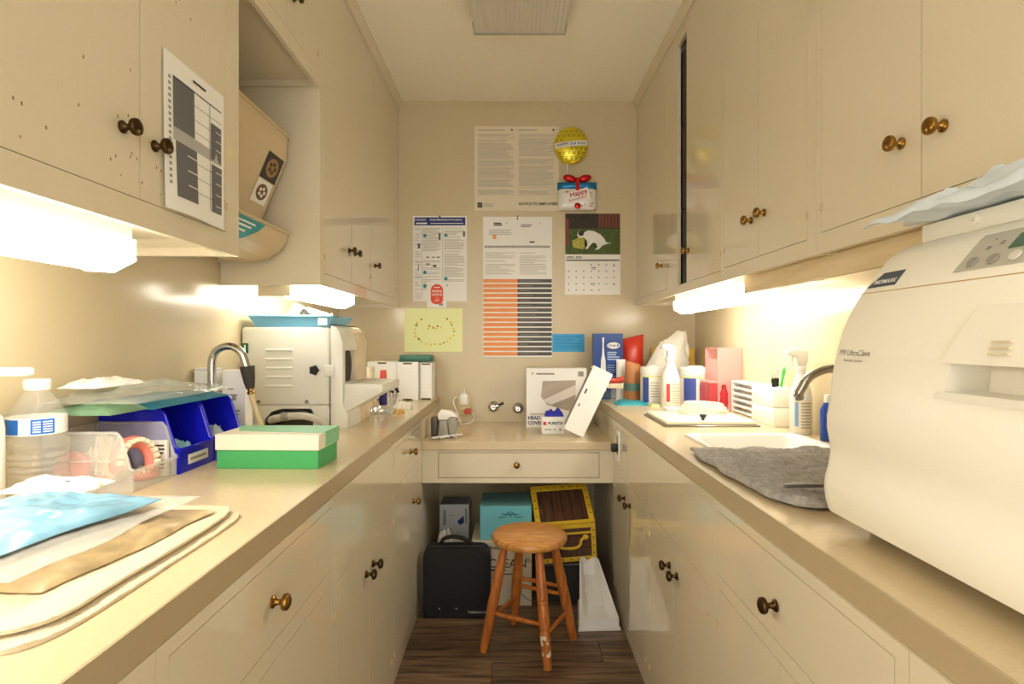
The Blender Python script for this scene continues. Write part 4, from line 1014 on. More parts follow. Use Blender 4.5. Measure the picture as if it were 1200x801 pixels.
ob('brush_head_print', flats([(.045, .17, .066, .215), (.05, .11, .06, .165)], YV), CARD, r); ob('base_print', flats([(-.07, .005, .075, .045)], YV+.0003), mat('steel blue ink', (74, 100, 130), .5), r)
tm = thing('teeth_model', 'red-gummed teeth model on a clear stand at the right worktop end', 'dental model', (.535, 3.0, ZT))
ob('stand', G().lathe([(0, 0), (.034, 0), (.034, .006), (.02, .02), (.018, .085), (.03, .1), (0, .1)], 18), PET, tm)
ob('gum_arch', G().tube([(.045*math.cos(a), -.02+.0*a, .118+.022*math.sin(a)*0+.012*abs(math.cos(a))) for a in [PI*k/12 for k in range(13)]], .013, 10), mat('red gum', (206, 76, 58), .3), tm)
ob('gum_base', G().at(T(0, 0, .112)).ball((0, 0, 0), (.048, .026, .014), 18, 10), mat('red gum', (206, 76, 58), .3), tm)
for k in range(8): ob('tooth', G().box(-.0048+(k-3.5)*.0105, .0048+(k-3.5)*.0105, -.03, -.02, .078, .104, .002, 1), TOOTH, tm)
rb = thing('snack_bag', 'tall red foil bag behind the white plastic bag', 'bag', (.685, 3.262, ZT), (0, 0, 0))
ob('bag', G().slab(12, 16, lambda u, v: ((u-.5)*.125, -.04*(1-abs(2*u-1)**3)*(1-v**6)-.001, .335*v+.03*u*v), lambda u, v: ((u-.5)*.125, .03*(1-abs(2*u-1)**3)*(1-v**6), .335*v+.03*u*v)), mat('red foil bag', (214, 62, 40), .3), rb)
ob('seal', G().prism([(-.0625, .334), (.0625, .364), (.0625, .352), (-.0625, .322)], 'y', -.003, .003), mat('dark red seal', (160, 30, 26), .35), rb)
tg = thing('treat_pouch', 'brown and teal printed pouch in front of the red bag', 'pouch', (.645, 3.05, ZT))
ob('pouch', G().slab(10, 14, lambda u, v: ((u-.5)*.1*(1-.25*v), -.03*(1-abs(2*u-1)**3)*(1-v**4)-.001, .22*v-.02*u*v), lambda u, v: ((u-.5)*.1*(1-.25*v), .03*(1-abs(2*u-1)**3)*(1-v**4), .22*v-.02*u*v)), mat('kraft brown', (196, 128, 72), .45, var=(18, .3)), tg)
ob('teal_band', G().slab(10, 2, lambda u, v: ((u-.5)*.094, -.0315*(1-abs(2*u-1)**3)-.0012, .06+.04*v), lambda u, v: ((u-.5)*.094, -.0305*(1-abs(2*u-1)**3)-.0005, .06+.04*v)), mat('teal grey ink', (90, 128, 122), .5), tg)
ws = thing('white_sleeve', 'narrow white plastic sleeve between red bag and brown pouch', 'packet', (.592, 3.12, ZT))
ob('sleeve', G().slab(8, 10, lambda u, v: ((u-.5)*.05, -.014*(1-abs(2*u-1)**3)-.001, .215*v), lambda u, v: ((u-.5)*.05, .012*(1-abs(2*u-1)**3), .215*v)), WHITE, ws); ob('seal', G().box(-.025, .025, -.003, .003, .215, .225), CARD, ws)
pbag = thing('plastic_bag', 'white plastic shopping bag bulging above the wipes tubs', 'bag', (.865, 3.13, ZT))
def pb_(s):
    def f(u, v):
        n_ = noise.noise(Vector((u*3, v*3.5, 2.2+s)))*.035+noise.noise(Vector((u*9, v*9, 5+s)))*.014; wd = .24*(1-.45*max(0, v-.6)/.4)*(1-.15*(1-v))
        return ((u-.5)*wd+n_*.6-.03+.05*v*v, s*(.075*((1-abs(2*u-1)**2.5))*(1-v**5)+.002)+n_*.8*(1-abs(2*u-1)), .36*v+n_*v*1.2+.05*v*(u-.5))
    return f
ob('bag', G().slab(20, 24, pb_(-1), pb_(1)), clear('white bag film', (250, 246, 236), .12, .35), pbag)
def tub(label, x, y, r0, h, lab):
    r = thing('wipes_tub', label, 'tub', (x, y, ZT), group='disinfectant wipes tubs')
    ob('body', G().lathe([(0, 0), (r0-.004, 0), (r0-.001, .004), (r0, h*.74), (r0*.97, h*.78), (0, h*.78)], 32), WHITE, r)
    ob('label', G().lathe([(r0+.0004, .012), (r0+.0009, h*.70)], 32), mat('label white', (240, 238, 226), .45), r)
    g = G(); g.lathe([(r0+.0008, .012), (r0+.0013, h*.70)], 10, 1, R(lab[0]), R(lab[1])); ob('label_panel', g, mat('label navy', (66, 84, 160), .4), r)
    g = G()
    for k in range(6): g.lathe([(r0+.0016, h*(.2+.07*k)), (r0+.0016, h*(.22+.07*k))], 6, 1, R(lab[1]+8), R(lab[1]+50))
    ob('label_text', g, LINK, r)
    ob('label_stripe', G().lathe([(r0+.0012, h*.70), (r0+.0012, h*.735)], 32), mat('lime stripe', (222, 226, 130), .4), r)
    ob('lid', G().lathe([(0, h*.7805), (r0*1.02, h*.7805), (r0*1.02, h*.93), (r0*.96, h*.96), (r0*.5, h*.965), (r0*.45, h), (0, h)], 32), WHITE, r)
    return r
tub('smaller wipes tub with navy label beside the spray bottle', .722, 2.96, .058, .2, (-152, -118))
tub('larger wipes tub with navy label right of the spray bottle', .93, 2.90, .082, .2, (-150, -105))
def spray(label, x, y, h, r0, rz, lab, group=None):
    r = thing('spray_bottle', label, 'bottle', (x, y, ZT), (0, 0, rz), 'spray bottles')
    ob('body', G().lathe([(0, 0), (r0-.003, 0), (r0, .004), (r0, h*.42), (r0*.92, h*.5), (r0*.5, h*.66), (r0*.38, h*.74), (0, h*.74)], 28), WHITE, r)
    ob('label', G().lathe([(r0+.0006, h*.05), (r0+.0006, h*.4)], 12, 1, R(-150), R(-40)), mat('cream label', (240, 228, 200), .5), r)
    g = G()
    for k in range(9): g.lathe([(r0+.0012, h*(.08+.035*k)), (r0+.0012, h*(.095+.035*k))], 5, 1, R(-115), R(-60))
    ob('label_text', g, LINK, r)
    ob('label_mark', G().lathe([(r0+.0013, h*.1), (r0+.0013, h*.38)], 5, 1, R(-148), R(-128)), lab, r)
    ob('collar', G().lathe([(0, h*.7405), (r0*.48, h*.7405), (r0*.46, h*.8), (0, h*.8)], 18), WHITE, r)
    ob('trigger_head', G().prism([(-.018, h*.8), (-.014, h*.8), (.016, h*.8), (.022, h*.86), (.022, h*.97), (-.01, h), (-.05, h*.985), (-.052, h*.93), (-.02, h*.9)], 'y', -.011, .011, .003, 2), WHITE, r)
    ob('trigger', G().tube([(-.026, 0, h*.92), (-.034, 0, h*.86), (-.03, 0, h*.8)], .0045, 8), WHITE, r)
    return r
spray('white spray bottle with red lettering between the wipes tubs', .775, 2.80, .31, .046, R(20), mat('red lettering', (206, 70, 70), .5))
spray('white spray bottle with pale blue label behind the right faucet', 1.012, 2.0, .30, .036, R(0), mat('pale blue ink', (140, 176, 220), .5))
r, w_, d_, h_ = carton('yellow_box', 'yellow carton behind the wipes tubs', .80, 1.05, 3.29, 3.31, ZT, 1.195, mat('yellow card', (228, 186, 74), .5))
ob('print', flats(lines(-.1, .1, .26, 6, .02, .01, .4, 0), d_/2+.0007), mat('brown print', (170, 120, 50), .6), r)
PKA = clear('pink acrylic', (250, 186, 180), .5, .1); RDA = clear('red acrylic', (224, 84, 88), .4, .1)
ax = thing('acrylic_bin', 'pink translucent acrylic bin against the right wall', 'bin', (.99, 2.72, ZT))
x0, x1, ya, yb, zt_ = .95, 1.062, 2.64, 2.812, 1.2
for nm, a in (('near_panel', (x0, x1, ya, ya+.004, ZT+.004, zt_)), ('far_panel', (x0, x1, yb-.004, yb, ZT+.004, zt_)), ('front_panel', (x0, x0+.004, ya+.004, yb-.004, ZT+.004, zt_-.05)), ('bottom', (x0, x1, ya, yb, ZT, ZT+.004)), ('lid', (x0, x1, ya, yb, zt_, zt_+.004))):
    wob(nm, G().box(*a), PKA, ax)
ax2 = thing('acrylic_box', 'small red translucent box in front of the pink acrylic bin', 'box', (.93, 2.66, ZT))
wob('box', G().box(.912, .945, 2.63, 2.78, ZT, ZT+.13, .002, 1), RDA, ax2); wob('lid', G().box(.911, .946, 2.629, 2.781, ZT+.1305, ZT+.14, .001, 1), PKA, ax2)
b = thing('red_bottle', 'small dark red bottle beside the white file rack', 'bottle', (.95, 2.56, ZT))
ob('body', G().lathe([(0, 0), (.016, 0), (.019, .01), (.016, .03), (.019, .05), (.016, .07), (.018, .09), (.011, .11), (0, .11)], 16), mat('ruby plastic', (176, 34, 44), .15), b); ob('cap', G().lathe([(0, .1105), (.011, .1105), (.010, .128), (0, .13)], 14), mat('ruby cap', (150, 26, 36), .3), b)
fr = thing('file_rack', 'white slotted rack standing against the right wall', 'rack', (1.035, 2.49, ZT))
wob('back_panel', G().box(1.052, 1.064, 2.365, 2.625, ZT, 1.055, .002, 1), WHITE, fr)
for k in range(6): wob('slat', G().box(1.012, 1.0515, 2.365, 2.625, ZT+.004+k*.0262, ZT+.013+k*.0262, .001, 1), WHITE, fr)
for yy in (2.361, 2.6255): wob('side_panel', G().box(1.01, 1.064, yy, yy+.0035, ZT, 1.055), WHITE, fr)
tb_ = thing('drawer_box', 'white two-tier desktop box holding pens by the right sink', 'box', (1.025, 2.26, ZT))
wob('lower_tier', G().box(.985, 1.062, 2.15, 2.35, ZT, ZT+.072, .003, 2), WHITE, tb_); wob('upper_tier', G().box(.985, 1.062, 2.15, 2.35, ZT+.0735, ZT+.15, .003, 2), WHITE, tb_)
for k, (dx, dy, c, lab) in enumerate(((.0, -.02, (70, 180, 80), 'green pen standing tallest on the white two-tier box'), (.012, .01, (90, 200, 110), 'second green pen leaning on the white two-tier box'))):
    p = thing('pen', lab, 'pen', (1.028+dx, 2.2+dy, ZT+.1505), (0, R(8+6*k), 0), 'green pens')
    ob('barrel', G().lathe([(0, .0), (.005, .0), (.0055, .06), (.002, .075), (0, .078)], 10), mat('green pen %d' % k, c, .4), p); ob('clip', G().box(-.0075, -.0055, -.001, .001, .015, .05), WHITE, p)
for k in range(3):
    p = thing('dental_tool', ['black gripped dental tool left of the green pens', 'black gripped dental tool nearest the green pens', 'middle black gripped dental tool on the white two-tier box'][k], 'tool', (1.0+.011*k, 2.18+.012*k, ZT+.1505), (0, R(-8+6*k), 0), 'black tool handles')
    ob('grip', G().lathe([(0, 0), (.007, 0), (.008, .006), (.006, .014), (.008, .022), (.005, .032), (0, .034)], 12), BLACK, p); ob('tip', G().lathe([(0, .034), (.002, .034), (.0015, .05+.008*k), (0, .05+.008*k)], 8), STEEL, p)
# covered basin with knob and tubing on it
cv = thing('basin_cover', 'white flat basin cover with metal rim and dark knob', 'lid', (.757, 2.33, ZT))
wob('metal_rim', G().box(.575, .94, 2.155, 2.505, ZT+.0002, ZT+.006, .002, 1), STEEL, cv)
wob('cover_plate', G().box(.585, .93, 2.165, 2.495, ZT+.0062, ZT+.02, .004, 2), mat('ivory cover', (240, 230, 204), .3), cv)
wob('knob', G().at(T(.735, 2.20, ZT+.0202)).lathe([(0, 0), (.006, 0), (.006, .006), (.013, .016), (.014, .022), (0, .022)], 14), RUBBER, cv)
tu = thing('tubing_coil', 'coiled translucent white tubing on the basin cover', 'tubing', (.80, 2.40, ZT+.0205))
cl = [( .105*math.cos(a)*(1-.02*a), .06*math.sin(a), .009+.0022*a) for a in [k*2*PI/18 for k in range(50)]]
ob('tube', G().tube(cl, .0085, 8), clear('white tubing', (248, 240, 222), .5, .15), tu)
ob('connector', G().tube([(cl[-1][0], cl[-1][1], cl[-1][2]), (cl[-1][0]+.005, cl[-1][1]+.03, cl[-1][2])], .011, 10), WHITE, tu)
crumple('pouch', 'turquoise sealed pouch lying at the right worktop corner', 'pouch', .525, .69, 2.86, 3.0, ZT+.0003, .022, mat('turquoise film', (60, 170, 184), .3, var=(12, .35)), 61, 24, .4)
crumple('pouch', 'pale green flat pouch beside the turquoise pouch', 'pouch', .68, .74, 2.80, 2.885, ZT+.0003, .014, mat('pale green film', (206, 216, 150), .35), 62, 16, .4)
cb = thing('syringe_tray', 'clear low tray in front of the spray bottle', 'tray', (.78, 2.66, ZT))
ob('tray', G().prism([(-.08, 0), (.08, 0), (.095, .03), (.09, .03), (.077, .004), (-.077, .004), (-.09, .03), (-.095, .03)], 'y', -.05, .05), PET, cb)
ob('insert', G().box(-.07, .07, -.04, .04, .0045, .016, .003, 2), WHITE, cb)

# ------------------------------------------------------------------ right sink, faucet, grey towel
sk = thing('sink', 'white enamel drop-in sink in the right worktop', 'sink', (.787, 1.707, ZT-.03))
ENW = mat('white enamel', (246, 244, 236), .15)
x0, x1, ya, yb = SH; g = G()
def rr(x0, x1, y0, y1, r, z, n=6):
    P = []
    for cx, cy, a in ((x1-r, y1-r, 0), (x0+r, y1-r, 90), (x0+r, y0+r, 180), (x1-r, y0+r, 270)):
        for k in range(n+1): P.append((cx+r*math.cos(R(a+90*k/n)), cy+r*math.sin(R(a+90*k/n)), z))
    return P
loops = [rr(x0-.018, x1+.018, ya-.018, yb+.018, .03, ZT+.0005), rr(x0-.016, x1+.016, ya-.016, yb+.016, .03, ZT+.006), rr(x0+.004, x1-.004, ya+.004, yb-.004, .03, ZT+.005), rr(x0+.012, x1-.012, ya+.012, yb-.012, .03, ZT-.004), rr(x0+.03, x1-.03, ya+.03, yb-.03, .04, ZT-.075), rr(x0+.05, x1-.05, ya+.05, yb-.05, .04, ZT-.082)]
L = [[g.v(p) for p in lp] for lp in loops]; n = len(L[0])
for A, B in zip(L, L[1:]):
    for i in range(n): g.f([A[i], A[(i+1) % n], B[(i+1) % n], B[i]])
g.f(L[-1])
wob('basin', g, ENW, sk)
wob('drain', G().at(T((x0+x1)/2, (ya+yb)/2, ZT-.0815)).lathe([(0, 0), (.02, .001), (.03, .002), (.03, 0)], 20), CHROME, sk)
f2 = thing('faucet', 'chrome gooseneck faucet over the white sink', 'faucet', (1.015, 1.62, ZT))
wob('deck_plate', G().box(.997, 1.038, 1.50, 1.78, ZT, ZT+.012, .006, 3), CHROME, f2)
arc = [(1.015, 1.62, ZT+.012), (1.015, 1.62, 1.05), (1.012, 1.62, 1.085)] + [(.917+.095*math.cos(a), 1.62, 1.09+.068*math.sin(a)) for a in [PI*k/14*.93 for k in range(1, 15)]] + [(.812, 1.62, 1.085)]
wob('spout', G().tube(arc, [.014]*4+[.0125]*(len(arc)-4), 12), CHROME, f2)
wob('aerator', G().at(T(.811, 1.62, 1.088) @ RY(R(-10)) @ RX(PI)).lathe([(0, 0), (.0145, 0), (.0145, .016), (.012, .02), (0, .02)], 16), CHROME, f2)
for yy in (1.53, 1.75):
    h_ = wob('handle', G().at(T(1.015, yy, ZT+.0125)).lathe([(0, 0), (.016, 0), (.015, .02), (.022, .03), (.022, .05), (.016, .058), (0, .06)], 10), CHROME, f2)
b = thing('blue_bottle', 'deep blue bottle tucked behind the sterilizer edge by the sink', 'bottle', (1.03, 1.86, ZT))
ob('body', G().lathe([(0, 0), (.022, 0), (.024, .004), (.024, .1), (.012, .125), (0, .125)], 18), mat('cobalt plastic', (30, 70, 160), .3), b); ob('cap', G().lathe([(0, .1255), (.012, .1255), (.011, .15), (0, .15)], 14), CARD, b)
GT = mat('grey terry', (206, 200, 192), .95, bump=(260, 1.), var=(70, .38))
def tw(u, v):
    x = .502+.43*u+.012*(1-u)*(1+noise.noise(Vector((v*7, 1.5, 2))))+.03*(1-u)**3*(1-v)**6; y = 1.065+.60*v+.02*(1-u)*(1-v)+.014*(1-v)*noise.noise(Vector((u*6, 4.4, 1)))+.02*(1-v)**3*(1-u)**6
    return x, y
def ttop(u, v):
    x, y = tw(u, v); ed = 1-max(abs(2*u-1), abs(2*v-1))**14
    rib = .0035*math.sin(y*110+6*noise.noise(Vector((x*8, y*8, 1))))
    return (x-.717, y-1.365, .006+.009*ed+rib*ed+.012*max(-.3, noise.noise(Vector((x*12, y*12, 4))))+.0025*noise.noise(Vector((x*90, y*90, 2)))+(.010*math.exp(-(v/.06)**2)+.004*math.exp(-(u/.05)**2)))
def tbot(u, v): x, y = tw(u, v); return (x-.717, y-1.365, 0)
o = tag(ob('hand_towel', G().slab(80, 100, ttop, tbot), GT, None, (.717, 1.365, ZT+.0068)), 'grey terry towel spread beside the sterilizer over the sink edge', 'towel')
sp = thing('spatula', 'dark grey flat handle lying on the grey towel', 'tool', (.60, 1.14, ZT+.034), (0, 0, R(4)))
ob('handle', G().prism([(-.055, -.006), (.07, -.008), (.07, .008), (-.055, .006), (-.061, 0)], 'z', 0, .007, .002, 2), mat('dark pewter', (88, 82, 74), .4), sp); ob('ferrule', G().box(.07, .105, -.005, .005, .001, .006), STEEL, sp)

# ------------------------------------------------------------------ sterilizer
PROF = [(.56, .937), (.5545, .955), (.5515, .975), (.5535, .997), (.5595, 1.02), (.5625, 1.04), (.5605, 1.06), (.5565, 1.082), (.5565, 1.104), (.5605, 1.13), (.5655, 1.174), (.573, 1.2125), (.583, 1.25), (.596, 1.281), (.611, 1.308), (.627, 1.331), (.665, 1.381), (.684, 1.396), (.70, 1.4035)]
def xprof(z):
    for a, b in zip(PROF, PROF[1:]):
        if a[1] <= z <= b[1]: return a[0]+(b[0]-a[0])*(z-a[1])/(b[1]-a[1])
    return PROF[-1][0]
su = thing('sterilizer', 'large cream tabletop steam sterilizer with control panel on the right worktop', 'sterilizer', (.80, .745, ZT))
SB = mat('cream moulded plastic', (244, 239, 224), .32)
ring0 = PROF + [(1.02, 1.4035), (1.03, 1.39), (1.03, .95), (1.02, .937)]
cx, cz = .8, 1.17
g = G(); RG = []
for yy, ins in ((1.0215, .018), (1.0185, .008), (1.012, .002), (1.0, 0), (.49, 0), (.478, .006), (.47, .018)):
    rg = []
    for x, z in ring0:
        d = Vector((cx-x, cz-z)).normalized()*ins; rg.append(g.v((x+d.x, yy, z+d.y)))
    RG.append(rg)
n = len(ring0)
for A, B in zip(RG, RG[1:]):
    for i in range(n): g.f([A[i], A[(i+1) % n], B[(i+1) % n], B[i]])
g.f(RG[0]); g.f(RG[-1][::-1]); bmesh.ops.recalc_face_normals(g.bm, faces=g.bm.faces[:])
hou = wob('housing', g, SB, su)
cut = wob('cutter', G().prism([(.745, 1.168), (.715, 1.2065), (.50, 1.2065), (.50, 1.168)][::-1] and [(.748, 1.170), (.742, 1.2065), (.51, 1.2065), (.51, 1.170)], 'x', .53, .625), SB)
bm_ = hou.modifiers.new('cut', 'BOOLEAN'); bm_.object = cut; bm_.operation = 'DIFFERENCE'; bm_.solver = 'EXACT'
dg = bpy.context.evaluated_depsgraph_get(); me2 = bpy.data.meshes.new_from_object(hou.evaluated_get(dg)); hou.modifiers.clear(); hou.data = me2
me2.polygons.foreach_set('use_smooth', [True]*len(me2.polygons)); me2.set_sharp_from_angle(angle=R(32))
bpy.data.objects.remove(cut)
# raised handle cover above the recess, seam, panel, prints: all follow the front profile
def front(name, yz, off, th, m, parent=su, nv=8, nu=6):
    """panel on the front skin: yz = (ya_bottom, ya_top, yb, z0, z1), off = how proud, th = thickness"""
    ya0, ya1, yb_, z0, z1 = yz
    def f(o): return lambda u, v: (xprof(z0+(z1-z0)*v)-o, (ya0+(ya1-ya0)*v)*(1-u)+yb_*u, z0+(z1-z0)*v)
    return wob(name, G().slab(nu, nv, f(off), f(off-th)), m, parent)
hc = front('handle_cover', (.752, .718, .505, 1.2075, 1.281), .007, .009, SB)
for k in range(3): front('grip_rib', (.676, .674, .648, 1.220+.0075*k, 1.2225+.0075*k), .0125, .006, mat('rib shadow tan', (222, 208, 176), .4), hc)  # darker tan puts the shadow lines of the ribs into their colour
front('recess_rim', (.762, .758, .50, 1.160, 1.1695), .002, .003, mat('recess rim', (230, 226, 210), .3))
front('door_seam', (1.012, 1.012, .48, 1.3190, 1.3205), .0006, .002, mat('seam tan', (196, 160, 104), .5))
PNL = mat('panel grey', (186, 182, 168), .4)
cpn = front('control_panel', (.813, .806, .52, 1.334, 1.386), .0015, .003, PNL)
front('display', (.742, .738, .58, 1.357, 1.377), .0025, .002, mat('lcd green', (74, 104, 84), .2), cpn)
def onface(y_, z, off): 
    e = .003; t = Vector((xprof(z+e)-xprof(z-e), 0, 2*e)).normalized(); nrm = Vector((-t.z, 0, t.x))
    return Vector((xprof(z), y_, z))+nrm*off, math.atan2(t.x, t.z)
def face_text(name, s_, size, y_, z, m, parent, off=.0015, **k):
    p, a = onface(y_, z, off); o = txt(name, s_, size, 0, 0, m, parent, 0, **k)
    o.matrix_local = Matrix.Translation(p-wl(parent)) @ RY(a) @ RZ(-PI/2); return o
def face_disc(name, r_, y_, z, m, parent, off=.0022, h=.002):
    p, a = onface(y_, z, off); o = ob(name, G().lathe([(0, h), (r_*.9, h), (r_, 0), (0, 0)], 18), m, parent)
    o.matrix_local = Matrix.Translation(p-wl(parent)) @ RY(a-PI/2); return o
for k in range(4): face_disc('button', .0085, .787-.034*k, 1.344, mat('button grey', (150, 146, 136), .4) if k < 2 else mat('button pale', (216, 212, 200), .4), cpn)
for k, (yy, zz_) in enumerate(((.775, 1.361), (.772, 1.374), (.757, 1.366))): face_text('panel_symbol', ['=', '-', '='][k], .016, yy, zz_, INK, cpn, .0026)
p, a = onface(.966, 1.342, .0008)
lg = front('logo_plate', (1.004, .985, .932, 1.329, 1.354), .0012, .002, mat('logo slate', (74, 84, 92), .4), su, 4, 4)
face_text('logo_text', 'MIDMARK', .0125, .962, 1.336, CARD, lg, .002, bold=.0003)
face_text('model_name', 'M9 UltraClave', .0145, .955, 1.216, mat('grey print', (120, 114, 104), .5), su, .0012)
face_text('model_subtitle', 'Automatic Sterilizer', .0065, .955, 1.2035, mat('grey print', (120, 114, 104), .5), su, .0012)
for xx in (.63, .98):
    for yy in (.52, .97): wob('foot', G().at(T(xx, yy, ZT)).lathe([(0, 0), (.02, 0), (.018, .0268), (0, .0268)], 16), BLACK, su)
wob('top_housing', G().box(.702, 1.0, .50, .978, 1.404, 1.434, .003, 2), SB, su)
wob('fill_cap', G().at(T(.702, .86, 1.421) @ RY(-PI/2)).lathe([(.004, 0), (.009, 0), (.0085, .006), (.004, .007), (.0035, .003), (0, .003)], 18), SB, su)
BLW = mat('blue white wrap', (228, 240, 248), .4, var=(9, .22))
spo = crumple('sterile_pouch', 'pale blue sterilization pouch on top of the sterilizer', 'pouch', .636, .724, .55, .985, 1.4343, .03, BLW, 71, 30, .7, 0., .12)
for v in spo.data.vertices: v.co.z += .004+.010*noise.noise(Vector((v.co.x*40, v.co.y*22, 3.3)))*(1 if v.co.x < .02 else .2)

# ------------------------------------------------------------------ under the desk
cs = thing('carry_case', 'black zip carry case with handle on the floor by the left cabinets', 'case', (-.252, 2.585, 0))
CAN = mat('black canvas', (16, 15, 16), .7, bump=(300, .3))
pf = []
for cx_, cz_, a in ((.105, .265, 0), (-.105, .265, 90), (-.13, .02, 180), (.13, .02, 270)):
    r_ = .045 if cz_ > .1 else .018
    for k in range(7): pf.append((cx_+r_*math.cos(R(a+15*k)), cz_+r_*math.sin(R(a+15*k))-.002))
ob('shell', G().prism(pf, 'y', -.05, .05, .008, 2), CAN, cs)
g = G(); g.tube([(x*1.006, -.012, z*1.003) for x, z in pf+[pf[0]]], .003, 6, False); ob('zip', g, mat('zip grey', (48, 46, 46), .5), cs)
ob('handle', G().tube(smooth_path([(-.07, 0, .305), (-.066, -.004, .335), (-.03, -.008, .35), (.02, -.008, .345), (.06, -.004, .322), (.08, 0, .306)]), .009, 10), CAN, cs)
txt('lettering', 'THERAGUN', .0155, .092, .028, mat('grey lettering', (190, 188, 184), .6), cs, .0512)
for x in (-.075, .0): ob('rivet', G().at(T(x, -.051, .045) @ RX(PI/2)).ball((0, 0, 0), (.004, .004, .002), 8, 6), STEEL, cs)
r, w_, d_, h_ = carton('cardboard_box', 'white cardboard box with dark lettering behind the stool', -.195, .088, 2.66, 2.95, 0, .295, mat('pale carton', (206, 194, 168), .7))
txt('lettering', 'CLEAN', .058, .028, .195, INK, r, d_/2+.0008); txt('lettering', 'MICROSCREEN', .018, -.05, .268, INK, r, d_/2+.0008, bold=.0005); txt('lettering', '®', .03, .125, .21, INK, r, d_/2+.0008)
ob('print', flats([(-.02, .145, .1, .15), (-.06, .162, .02, .17), (-.1, .13, .0, .134)], d_/2+.0008), INK, r)
g = G()
for k in range(6): g.tube([(.05+.012*k, -d_/2-.0015, .09-.01*k), (.10+.008*k, -d_/2-.0015, .05-.006*k)], .0025, 5)
ob('tool_print', g, GINK, r)
r, w_, d_, h_ = carton('glove_carton', 'teal carton with winged emblem on the white cardboard box', -.155, .088, 2.69, 2.93, .2955, .455, mat('teal carton', (104, 178, 190), .55))
ob('top_panel', G().box(-w_/2+.002, w_/2-.002, -d_/2+.002, d_/2-.002, h_, h_+.0015), mat('dull teal carton', (84, 128, 130), .6), r)
TI = mat('dark teal ink', (30, 84, 110), .6)
ob('emblem', flats([(-.02, .12, .06, .124), (-.035, .106, -.002, .110), (.045, .106, .078, .110)], d_/2+.0008), TI, r); ob('emblem_arc', G().tube([(.022+.022*math.cos(a), -d_/2-.001, .112+.02*math.sin(a)) for a in [PI*k/10 for k in range(11)]], .002, 5), TI, r); txt('emblem_letter', 'M', .02, .022, .112, TI, r, d_/2+.0009)
ob('side_badge', disc(-.1, .0, .012, -.0), TI, r, (0, 0, h_+.0019), (-PI/2, 0, 0))
r, w_, d_, h_ = carton('supply_box', 'white and blue supply box behind the black case', -.392, -.235, 3.05, 3.2, 0, .36, mat('white blue carton', (206, 206, 206), .6))
ob('blue_corner', poly([(.015, .27), (.05, .30), (.052, .262), (.03, .25)], d_/2+.0008), NAVY, r); ob('print', flats([(-.06, .25, -.045, .33), (.058, .26, .068, .34), (-.03, .30, .0, .304)], d_/2+.0008), GINK, r)
ob('top_panel', G().box(-w_/2+.003, w_/2-.003, -d_/2+.003, d_/2-.003, h_, h_+.0012), mat('grey top', (120, 122, 124), .6), r)
crumple('plastic_bag', 'white plastic bag slumped between the black case and supply box', 'bag', -.40, -.215, 2.70, 2.95, .0005, .335, mat('white bag', (226, 222, 212), .5), 81, 26, .22)
sb = thing('dark_crate', 'dark storage box under the treasure chest', 'box', (.26, 2.84, 0))
ob('body', G().box(-.13, .15, -.14, .14, 0, .17, .004, 1), mat('charcoal box', (40, 36, 34), .6), sb); ob('lid', G().box(-.134, .154, -.144, .144, .1705, .182, .003, 1), mat('grey lid', (96, 92, 84), .5), sb)
# treasure chest
ch = thing('treasure_chest', 'brown toy treasure chest with yellow riveted edges under the desk', 'chest', (.257, 2.70, .1915), (0, R(-3), R(4)))
BRD = wood('dark brown board', (58, 34, 20), (92, 56, 34), 5, (14, 3, 3), .6); YEL = mat('yellow trim', (214, 176, 40), .45); STD = mat('dark stud', (40, 32, 16), .5)
W2 = .142; FH = .178; LY, LZ = .18, .135     # half width, front height, lid run and rise
ob('core', G().prism([(-.0, .0), (.19, 0), (.19, FH+LZ-.006), (.0, FH-.004)], 'x', -W2+.006, W2-.006), BRD, ch)
for k in range(3): ob('board', G().box(-W2+.004, W2-.004, -.006, -.0005, .006+k*.058, .006+k*.058+.055, .001, 1), BRD, ch)
lm = T(0, -.004, FH) @ RX(math.atan2(LZ, LY)); LL = math.hypot(LY, LZ)
for k in range(6): ob('board', G().at(lm).box(-W2+.006+k*.0455, -W2+.006+k*.0455+.0435, .002, LL, -.001, .006, .001, 1), BRD, ch)
def strap(g_): ob('strap', g_, YEL, ch)
for s_ in (-1, 1):
    strap(G().box(s_*W2, s_*(W2-.022), -.010, -.0065, 0, FH, .001, 1)); strap(G().at(lm).box(s_*W2, s_*(W2-.026), -.004, LL, .0065, .010, .001, 1))
strap(G().box(-W2, W2, -.0102, -.0067, 0, .022, .001, 1)); strap(G().box(-W2, W2, -.0102, -.0067, FH-.022, FH, .001, 1)); strap(G().box(-W2, W2, -.0102, -.0067, FH-.05, FH-.04, .001, 1))
strap(G().at(lm).box(-W2, W2, LL-.034, LL, .0067, .0102, .001, 1)); strap(G().at(lm).box(-W2, W2, -.006, .012, .0067, .0102, .001, 1))
g = G()
for k in range(8):
    x = -W2+.012+k*(2*W2-.024)/7
    for m_ in (T(x, -.0105, .011), lm @ T(x, LL-.017, .0105)): g.m = m_; g.ball((0, 0, 0), .0035, 8, 5)
for k in range(1, 5):
    for s_ in (-1, 1):
        for m_ in (T(s_*(W2-.011), -.0105, k*FH/5), lm @ T(s_*(W2-.013), k*LL/5, .0105)): g.m = m_; g.ball((0, 0, 0), .0035, 8, 5)
ob('studs', g, STD, ch)
ob('rope_handle', G().tube(smooth_path([(-.06, -.014, .082), (-.02, -.018, .07), (.02, -.02, .066), (.05, -.02, .07), (.066, -.018, .084), (.07, -.016, .10), (.09, -.014, .112)]), .007, 10), YEL, ch)
ob('handle_knot', G().at(T(.092, -.016, .114)).ball((0, 0, 0), (.015, .009, .013), 8, 6), YEL, ch)
